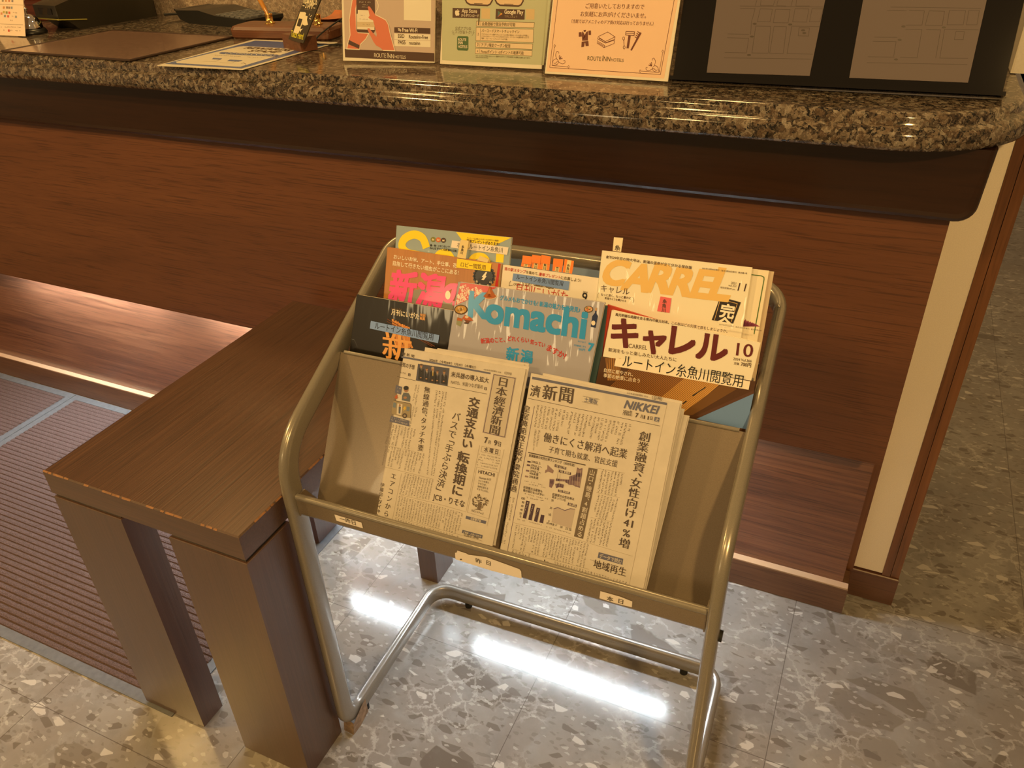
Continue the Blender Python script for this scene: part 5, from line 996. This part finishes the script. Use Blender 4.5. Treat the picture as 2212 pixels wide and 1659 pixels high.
# ---- large black board with two street-map sheets
fc, w_ = stand_face((1449, 174), (2168, 210), 20, 0.34, GT + 0.005); Q_ = crop(1440, 0, 2.865)
th = thing('display_board', 'large black display board with two grey map sheets at the right end of the counter', 'display board', mw=fc.mw)
M_GLOSSB = plain('gloss_black_board', (0.010, 0.009, 0.009), 0.06, 0, 0.0, 0.3)
mb = MB(); mb.box((0.003, -0.335, -0.006), (w_ - 0.003, 0, 0), M_GLOSSB); o = mb.build('black_panel'); o.parent = th
mb = MB()
for x0, x1 in ((-0.004, 0.0028), (w_ - 0.0028, w_ + 0.004)): mb.box((x0, -0.34, -0.012), (x1, 0, 0.003), M_ACRYL)
mb.box((0, -0.34, -0.012), (w_, -0.334, 0.014), M_GLOSSB); o = mb.build('acrylic_edge'); o.parent = th
MAPG = ink((0.115, 0.088, 0.092), 0.6); MAPL = ink((0.05, 0.035, 0.032), 0.6)
def map_sheet(quad, lines, tags, name):
    a = Art(fc, 0.0006); a.poly([Q_(*p_) for p_ in quad], MAPG, 0)
    for l in lines: a.line([Q_(*p_) for p_ in l], 0.8, MAPL, 1)
    for x, y in tags: a.ell(Q_(x, y), 4.4, 2.1, ink((0.045, 0.03, 0.025)), 2, 12)
    o = a.build(name); o.parent = th; return o
map_sheet([(345, -260), (1035, -260), (885, 470), (248, 450)],
          [[(455, 38), (968, 44)], [(455, 52), (548, 54), (525, 138), (520, 215)], [(580, 55), (655, 58), (640, 136), (562, 134), (580, 55)], [(675, 58), (765, 60), (752, 142), (660, 140), (675, 58)], [(795, 54), (880, 56), (866, 138), (780, 136), (795, 54)], [(900, 54), (968, 56), (948, 136), (884, 136), (900, 54)],
           [(552, 162), (645, 164), (628, 330), (528, 328), (552, 162)], [(665, 164), (742, 166), (722, 332), (638, 330), (665, 164)], [(775, 162), (948, 166)], [(775, 162), (745, 332), (905, 336)], [(378, 210), (510, 214)], [(375, 234), (508, 238), (495, 326)], [(360, 325), (495, 328)], [(355, 358), (893, 366)], [(560, 0), (548, 36)], [(585, 0), (580, 34), (660, 36), (672, 0)], [(690, 0), (682, 36), (740, 38)], [(780, 0), (770, 38)], [(805, 0), (800, 38), (885, 38)], [(820, 172), (884, 174), (878, 224), (814, 222), (820, 172)]],
          [(545, 148), (765, 152), (528, 227), (510, 341), (845, 188), (852, 205)], 'map_sheet')
map_sheet([(1262, -260), (2040, -260), (1865, 512), (1130, 482)],
          [[(1365, 66), (1485, 68)], [(1385, 44), (1945, 52)], [(1500, 66), (1595, 68), (1580, 156), (1480, 156)], [(1625, 68), (1720, 70), (1705, 158), (1600, 156), (1625, 68)], [(1750, 64), (1850, 66), (1835, 154), (1735, 154), (1750, 64)], [(1870, 64), (1935, 66), (1920, 154), (1855, 154), (1870, 64)], [(1478, 182), (1580, 184), (1550, 358), (1445, 354)], [(1605, 184), (1695, 186), (1665, 360)], [(1720, 182), (1930, 186)], [(1720, 182), (1690, 360), (1865, 362)], [(1285, 230), (1428, 232)], [(1275, 256), (1420, 258), (1405, 350)], [(1245, 352), (1410, 354)], [(1240, 388), (1860, 400)], [(1790, 196), (1842, 197), (1835, 246), (1780, 246), (1790, 196)]],
          [(1465, 164), (1715, 170), (1442, 247), (1420, 368)], 'map_sheet')

def on_top(p, z=GT): d = ray(*p); return CAM + d * ((z - CAM.z) / d.z)
# ---- writing mat
A, B, Cc, D_2 = on_top((0, 116)), on_top((281, 134)), on_top((507, 82)), on_top((245, 68))
A = B + (D_2 - Cc) * 1.02
th = thing('desk_mat', 'brown leather writing mat on the worktop beside the card terminal', 'desk mat', loc=(0, 0, 0))
e1 = (A - B).normalized(); e2 = (Cc - B).normalized()
def rim(i, z): return [B + (e1 + e2) * i + Vector((0, 0, z)), Cc + (e1 - e2) * i + Vector((0, 0, z)), D_2 - (e1 + e2) * i + Vector((0, 0, z)), A + (e2 - e1) * i + Vector((0, 0, z))]
mb = MB(); R_ = [rim(0.002, 0), rim(0, 0.0015), rim(0.0005, 0.0035), rim(0.003, 0.005), rim(0.006, 0.0045), rim(0.0075, 0.0035)]; v = sum(R_, [])
mb.add(v, [(i * 4 + j, i * 4 + (j + 1) % 4, i * 4 + 4 + (j + 1) % 4, i * 4 + 4 + j) for i in range(5) for j in range(4)], M_LEATHERED); mb.build('stitched_rim', th)
mb = MB(); mb.add(R_[5] + rim(0.0075, 0.0002), [(0, 1, 2, 3), (7, 6, 5, 4)], M_LEATHER); mb.build('writing_surface', th)
# ---- stamp rally sheet
A, B, Cc, D_2 = on_top((340, 142)), on_top((523, 151)), on_top((729, 92)), on_top((548, 86))
e1 = (B - A); fs = Face(D_2 + Vector((0, 0, 0.0008)), Cc - D_2, Vector((0, 0, 1)))
a = Art(fs, 0.0002); S_ = crop(330, 0, 5.395); CRM = ink((0.88, 0.84, 0.70), 0.25, 0.5); NAVY = ink((0.05, 0.14, 0.42), 0.25, 0.5)
a.poly([(340, 142.6), (523, 151.6), (729, 92.4), (548, 86.3)], CRM, 0); a.poly([S_(140, 745), S_(1035, 800), S_(2055, 512), S_(1195, 475)], NAVY, 1); a.poly([S_(265, 722), S_(285, 738), S_(960, 778), S_(1020, 780), S_(1590, 612), S_(1660, 585), S_(1640, 570), S_(1060, 540), S_(990, 548)], CRM, 2)
a.text('REWARDS', S_(1058, 568), S_(1575, 598), K_BROWN, 1.0, 0.03, 4); a.text('STAMP', S_(1105, 604), S_(1450, 622), K_BROWN, 1.0, 0.03, 4); a.poly([S_(800, 610), S_(1445, 638), S_(1468, 648), S_(1420, 662), S_(795, 632), S_(772, 622)], NAVY, 4); a.text('ここでためてください', S_(838, 628), S_(1400, 655), CRM, 1.3, 0.02, 6); a.rows(S_(720, 650), S_(1300, 682), 1.6, 26, K_BROWN, 4, 70)
a.poly([S_(705, 678), S_(810, 684), S_(785, 698), S_(690, 692)], NAVY, 4); a.poly([S_(900, 698), S_(1050, 706), S_(1000, 722), S_(865, 714)], NAVY, 4); a.line([S_(590, 718), S_(720, 724), S_(800, 690)], 0.6, K_BROWN, 4); a.line([S_(780, 732), S_(920, 740), S_(960, 722)], 0.6, K_BROWN, 4); a.line([S_(1030, 745), S_(1060, 735), S_(1085, 752)], 1.2, K_BROWN, 4)
th = thing('notice_sheet', 'laminated notice sheet with a navy border lying flat on the worktop', 'notice', loc=(0, 0, 0))
mb = MB(); zb = GT + 0.0001; q = [A, B, Cc, D_2]; mb.prism([(p.x, p.y, zb) for p in q], (0, 0, 0.0008), CRM); mb.build('sheet', th)
o = a.build('printed_face'); o.matrix_world = fs.mw; o.parent = th
# ---- little black sign in its wooden block
p0, p1, p2 = on_top((613.5, 103.5), GT + 0.001), on_top((651.5, 112.5), GT + 0.001), on_top((687, 107), GT + 0.001)
ex = (p1 - p0); ey_ = (p2 - p1); hb = 0.029
th = thing('small_sign', 'small black card sign standing in a brown wooden block', 'sign', loc=p0)
mb = MB(); q = [Vector((0, 0, 0)), ex, ex + ey_, ey_]; mb.prism([(x.x, x.y, 0) for x in q], (0, 0, hb), M_BLOCK); mb.build('wooden_block', th)
def on_z(p, z): d = ray(*p); return CAM + d * ((z - CAM.z) / d.z)
S_ = crop(330, 0, 5.395); zt_ = GT + 0.001 + hb - 0.006; b0, b1 = on_z(S_(1578, 455), zt_), on_z(S_(1752, 505), zt_); e = (b1 - b0).normalized(); nb = Vector((-e.y, e.x, 0))
if nb.y < 0: nb = -nb
upv = (Vector((0, 0, math.cos(math.radians(22)))) + nb * math.sin(math.radians(22))); wc = (b1 - b0).length; Hc = 0.125
fcs = Face(b0 + upv * Hc, e, e.cross(upv))
mb = MB(); BLK = ink((0.05, 0.04, 0.025), 0.35); qk = [fcs.at(S_(*p_)) for p_ in ((1578, 455), (1752, 505), (2005, -130), (1822, -140))]; mb.prism([(p.x, p.y, -0.0022) for p in qk], (0, 0, 0.0022), BLK); o = mb.build('card'); o.matrix_world = fcs.mw; o.parent = th; o.matrix_parent_inverse = Matrix.Translation(-p0)
a = Art(fcs, 0.0002); CR2 = ink((0.80, 0.70, 0.46), 0.4)
a.text('REWARDS', S_(1755, 38), S_(1912, 58), CR2, 1.3, 0.02, 2); a.text('STAMP', S_(1778, 92), S_(1868, 106), CR2, 1.4, 0.02, 2); a.line([S_(1748, 66), S_(1772, 70)], 0.7, CR2, 2); a.line([S_(1874, 92), S_(1895, 96)], 0.7, CR2, 2); a.rows(S_(1735, 105), S_(1880, 128), 1.5, 14, CR2, 2, 71)
a.poly([S_(1720, 138), S_(1778, 142), S_(1790, 158), S_(1702, 388), S_(1690, 394), S_(1640, 378)], CR2, 2); a.poly([S_(1705, 215), S_(1748, 222), S_(1722, 312), S_(1680, 302)], BLK, 3); a.poly([S_(1780, 180), S_(1808, 190), S_(1800, 230), S_(1812, 290), S_(1775, 300), S_(1745, 285), S_(1760, 230)], CR2, 3); a.poly([S_(1708, 340), S_(1755, 335), S_(1735, 352), S_(1725, 378), S_(1715, 352)], CR2, 3)
for p_, q_ in (((1832, 160), (1824, 182)), ((1858, 178), (1838, 196)), ((1848, 225), (1828, 215))): a.line([S_(*p_), S_(*q_)], 0.7, CR2, 3)
a.text('Touch Here!', S_(1608, 425), S_(1752, 462), ink((0.62, 0.56, 0.04)), 1.5, 0.02, 2)
o = a.build('card_print'); o.matrix_world = fcs.mw; o.parent = th; o.matrix_parent_inverse = Matrix.Translation(-p0)
# ---- pen stand
q0, q1, q2 = on_top((527, 84)), on_top((588, 90)), on_top((714, 83)); 
L_ = 0.27; c0 = Vector((-1.335, -0.262, GT)); 
th = thing('pen_stand', 'brown wooden pen stand with brass holders and amber pens behind the notice sheet', 'pen stand', loc=c0, rz=math.radians(6))
mb = MB(); pr = [(0.0, 0.004), (0.004, 0.0), (0.024, -0.004), (0.030, 0.003), (0.031, 0.010)]
rings = []
for z, i in ((0.0, 0.005), (0.004, 0.001), (0.020, 0.0), (0.0265, 0.004), (0.029, 0.011)):
    x1, y1, r_ = L_ / 2 - i, 0.046 - i, 0.012; ring = []
    for cx, cy, a0 in ((x1 - r_, y1 - r_, 0), (-x1 + r_, y1 - r_, 90), (-x1 + r_, -y1 + r_, 180), (x1 - r_, -y1 + r_, 270)):
        for k in range(5): t = math.radians(a0 + 22.5 * k); ring.append((cx + r_ * math.cos(t), cy + r_ * math.sin(t), z))
    rings.append(ring)
k = len(rings[0]); v = sum(rings, []); mb.add(v, [(i * k + j, i * k + (j + 1) % k, (i + 1) * k + (j + 1) % k, (i + 1) * k + j) for i in range(4) for j in range(k)] + [tuple(range(4 * k, 5 * k))], M_BLOCK); mb.build('wooden_base', th)
M_AMBER = plain('amber_plastic', (0.55, 0.24, 0.03), 0.2, 0, 0.5)
for x, nm in ((-0.048, 0), (0.082, 1)):
    mb = MB(); mb.lathe((x, 0.0, 0.0285), [(0.0001, 0), (0.0125, 0), (0.012, 0.003), (0.0085, 0.004), (0.0085, 0.018), (0.0095, 0.020), (0.0085, 0.022), (0.005, 0.0215), (0.004, 0.012)], M_BRASS, 20); o = mb.build('brass_holder'); o.parent = th
    mb = MB(); d = Vector((-0.42, 0.10, 0.80)).normalized(); s0 = Vector((x, 0, 0.043)); pts = [(0.0, 0.0022), (0.02, 0.0048), (0.05, 0.0062), (0.11, 0.0058), (0.17, 0.003), (0.19, 0.001)]
    for (l0, r0), (l1, r1) in zip(pts, pts[1:]): mb.cyl(s0 + d * l0, s0 + d * l1, r0, M_AMBER, 14, r1, True)
    o = mb.build('pen'); o.parent = th
# ---- calculator
th = thing('calculator', 'dark calculator lying in front of the granite back panel', 'calculator', loc=(-1.66, -0.098, GT), rz=math.radians(-10))
mb = MB(); mb.prism([(-0.150, -0.060, 0.030), (-0.135, -0.060, 0.008), (-0.10, -0.060, 0.0), (0.125, -0.060, 0.0), (0.140, -0.060, 0.012), (0.140, -0.060, 0.020), (0.02, -0.060, 0.024), (-0.05, -0.060, 0.034)], (0, 0.125, 0), M_BLACK); mb.build('case', th)
mb = MB(); mb.box((-0.152, -0.0605, 0.0290), (-0.146, 0.066, 0.0335), M_CHROME); mb.build('chrome_edge', th)
mb = MB()
for i in range(6):
    for j in range(5): mb.box((0.012 + i * 0.0195, -0.052 + j * 0.0225, 0.019), (0.027 + i * 0.0195, -0.036 + j * 0.0225, 0.0265 - i * 0.0005), M_RUBBER)
mb.build('keypad', th)
# ---- orange tray with its cable
th = thing('leather_tray', 'orange leather coin tray half hidden behind the hands sign', 'tray', loc=(-1.215, -0.125, GT), rz=math.radians(8))
M_ORL = noisy('orange_leather', (0.48, 0.14, 0.04), 0.35, 0, 0.12, 120, 0.1)
mb = MB(); mb.box((-0.11, -0.07, 0.0), (0.13, 0.075, 0.022), M_BLACK, bevel=0.003); mb.build('tray_base', th)
mb = MB(); g = []
for i in range(13):
    for j in range(9):
        u = i / 12; w_ = j / 8; g.append((-0.115 + 0.25 * u, -0.075 + 0.155 * w_, 0.0225 + 0.030 * (max(0, u - 0.25)) ** 1.2 + 0.010 * (2 * w_ - 1) ** 4))
mb.add(g, [(i * 9 + j, (i + 1) * 9 + j, (i + 1) * 9 + j + 1, i * 9 + j + 1) for i in range(12) for j in range(8)], M_ORL, True); mb.build('leather_lining', th)
cz = GT + 0.002
mb = MB(); mb.tube(smooth_path([(-1.02, -0.16, cz), (-1.10, -0.20, cz + 0.03), (-1.145, -0.215, cz + 0.055), (-1.185, -0.225, cz + 0.045), (-1.20, -0.325, cz + 0.015), (-1.19, -0.345, cz), (-1.13, -0.33, cz), (-1.02, -0.33, cz)]), 0.0018, M_BLACKR, 8)
tag(mb.build('black_cable'), 'thin black cable looping past the pen stand to behind the hands sign', 'cable')
mb = MB(); mb.tube(smooth_path([(-1.905, -0.09, GT + 0.012), (-1.87, -0.055, GT + 0.010), (-1.80, -0.04, GT + 0.008), (-1.74, -0.045, GT + 0.004), (-1.70, -0.03, GT + 0.003)]), 0.0032, M_BLACKR, 8)
tag(mb.build('power_cable'), 'short dark cable between the card terminal and the calculator', 'cable')
# ---- card payment terminal
th = thing('card_terminal', 'black card payment terminal with a tilted screen, behind the writing mat', 'card terminal', loc=(-2.02, -0.335, GT), rz=math.radians(-8))
M_TERM = plain('dark_olive_plastic', (0.022, 0.019, 0.013), 0.32, 0, 0.15); M_SCR = plain('dark_glass', (0.012, 0.010, 0.010), 0.07)
mb = MB(); mb.prism([(0, 0.0, 0.030), (0, 0.0, 0.062), (0, 0.10, 0.085), (0, 0.27, 0.092), (0, 0.29, 0.085), (0, 0.29, 0.0), (0, 0.05, 0.0), (0, 0.025, 0.022)], (-0.105, 0, 0), M_TERM); mb.build('body', th)
mb = MB(); mb.prism([(0.004, -0.004, 0.0285), (0.004, 0.075, 0.0200), (0.004, 0.075, 0.0222), (0.004, -0.004, 0.0312)], (-0.113, 0, 0), plain('lime_seam', (0.40, 0.36, 0.08), 0.4)); mb.build('card_slot_seam', th)
mb = MB(); mb.box((-0.082, -0.0015, 0.040), (-0.022, 0.004, 0.055), M_SCR); mb.build('card_slot', th)
mb = MB(); sc_ = [(0.02, 0.012, 0.083), (0.02, 0.016, 0.090), (0.02, 0.115, 0.165), (0.02, 0.125, 0.160), (0.02, 0.03, 0.084)]; mb.prism(sc_, (-0.150, 0, 0), M_TERM); mb.prism([(0.012, 0.0165, 0.0915), (0.012, 0.1125, 0.1645), (0.012, 0.1118, 0.1652), (0.012, 0.0160, 0.0921)], (-0.134, 0, 0), M_SCR); mb.build('screen', th)
mb = MB(); mb.prism([(0.03, 0.16, 0.090), (0.03, 0.31, 0.092), (0.03, 0.315, 0.104), (0.03, 0.14, 0.125), (0.03, 0.13, 0.118)], (-0.15, 0, 0), M_TERM); mb.build('rear_cover', th)
# ---- call bell, price card and box at the far left
th = thing('call_bell', 'shiny call bell on a black base beside the small price card', 'bell', loc=(-2.086, -0.374, GT))
mb = MB(); mb.lathe((0, 0, 0), [(0.0001, 0), (0.036, 0), (0.037, 0.004), (0.033, 0.012), (0.0001, 0.012)], M_BLACK, 32); mb.build('base', th)
mb = MB(); mb.lathe((0, 0, 0), [(0.030, 0.014), (0.0298, 0.017), (0.028, 0.027), (0.023, 0.036), (0.015, 0.043), (0.006, 0.0465), (0.0001, 0.047)], M_CHROME, 32); mb.build('dome', th)
mb = MB(); mb.cyl((0, 0, 0.046), (0, 0, 0.056), 0.003, M_CHROME, 12); mb.lathe((0, 0, 0.056), [(0.0001, 0), (0.006, 0), (0.0065, 0.003), (0.004, 0.006), (0.0001, 0.0065)], M_CHROME, 16); mb.build('button', th)
fc, w_ = stand_face((-6, 76), (55, 78.5), 19, 0.13); S_ = crop(0, 0, 6.506)
th = thing('price_card', 'small white folded card with coloured symbols at the far left of the counter', 'card', mw=fc.mw)
mb = MB(); mb.box((0, -0.13, -0.0008), (w_, 0, 0), ink((0.80, 0.64, 0.52))); o = mb.build('front_leaf'); o.parent = th
l = math.radians(19); mb = MB(); d2 = Vector((0, -math.cos(2 * l), -math.sin(2 * l))); mb.prism([(0, 0, -0.0008), (0, d2.y * 0.13, -0.0008 + d2.z * 0.13), (0, d2.y * 0.13, -0.0016 + d2.z * 0.13), (0, 0, -0.0016)], (w_ * 0.3, 0, 0), ink((0.80, 0.64, 0.52))); o = mb.build('rear_leaf'); o.parent = th
a = Art(fc, 0.0002)
for y in (58, 335): a.line([S_(-20, y), S_(325, y + 14)], 0.5, GREYN, 1)
for x, y, col in ((55, 105, (0.55, 0.25, 0.08)), (100, 105, (0.25, 0.2, 0.16)), (130, 108, (0.3, 0.2, 0.15)), (165, 108, (0.22, 0.26, 0.32)), (22, 190, (0.6, 0.25, 0.12)), (55, 170, (0.45, 0.38, 0.1)), (95, 175, (0.25, 0.24, 0.08)), (132, 178, (0.62, 0.10, 0.07)), (70, 225, (0.20, 0.26, 0.34)), (115, 228, (0.60, 0.12, 0.07)), (225, 235, (0.25, 0.28, 0.33)), (40, 8, (0.3, 0.25, 0.2)), (85, 8, (0.6, 0.3, 0.12)), (130, 10, (0.55, 0.2, 0.1)), (175, 12, (0.25, 0.22, 0.25)), (125, 430, (0.6, 0.1, 0.06))): a.poly([S_(x - 13, y - 16), S_(x + 13, y - 14), S_(x + 12, y + 18), S_(x - 13, y + 16)], ink(col), 1)
for x0, x1, y in ((160, 245, 185), (150, 205, 232), (105, 180, 292), (10, 300, 388), (45, 290, 435)): a.rows(S_(x0, y), S_(x1, y + 6), 3.2, max(4, (x1 - x0) // 18), K_BROWN, 2, x0 + y)
o = a.build('printed_symbols'); o.parent = th
th = thing('card_box', 'dark red brown box behind the small price card', 'box', loc=(-2.26, -0.16, GT), rz=math.radians(10))
mb = MB(); mb.box((-0.06, -0.035, 0), (0.06, 0.035, 0.055), wood('red_box_wood', (0.05, 0.012, 0.008), (0.09, 0.02, 0.012), (0.14, 0.04, 0.02), 'x', 0.3), bevel=0.003); mb.build('box_body', th)
mb = MB(); mb.box((-0.063, -0.038, 0.056), (0.063, 0.038, 0.072), M_BLOCK, bevel=0.003); mb.build('box_lid', th)
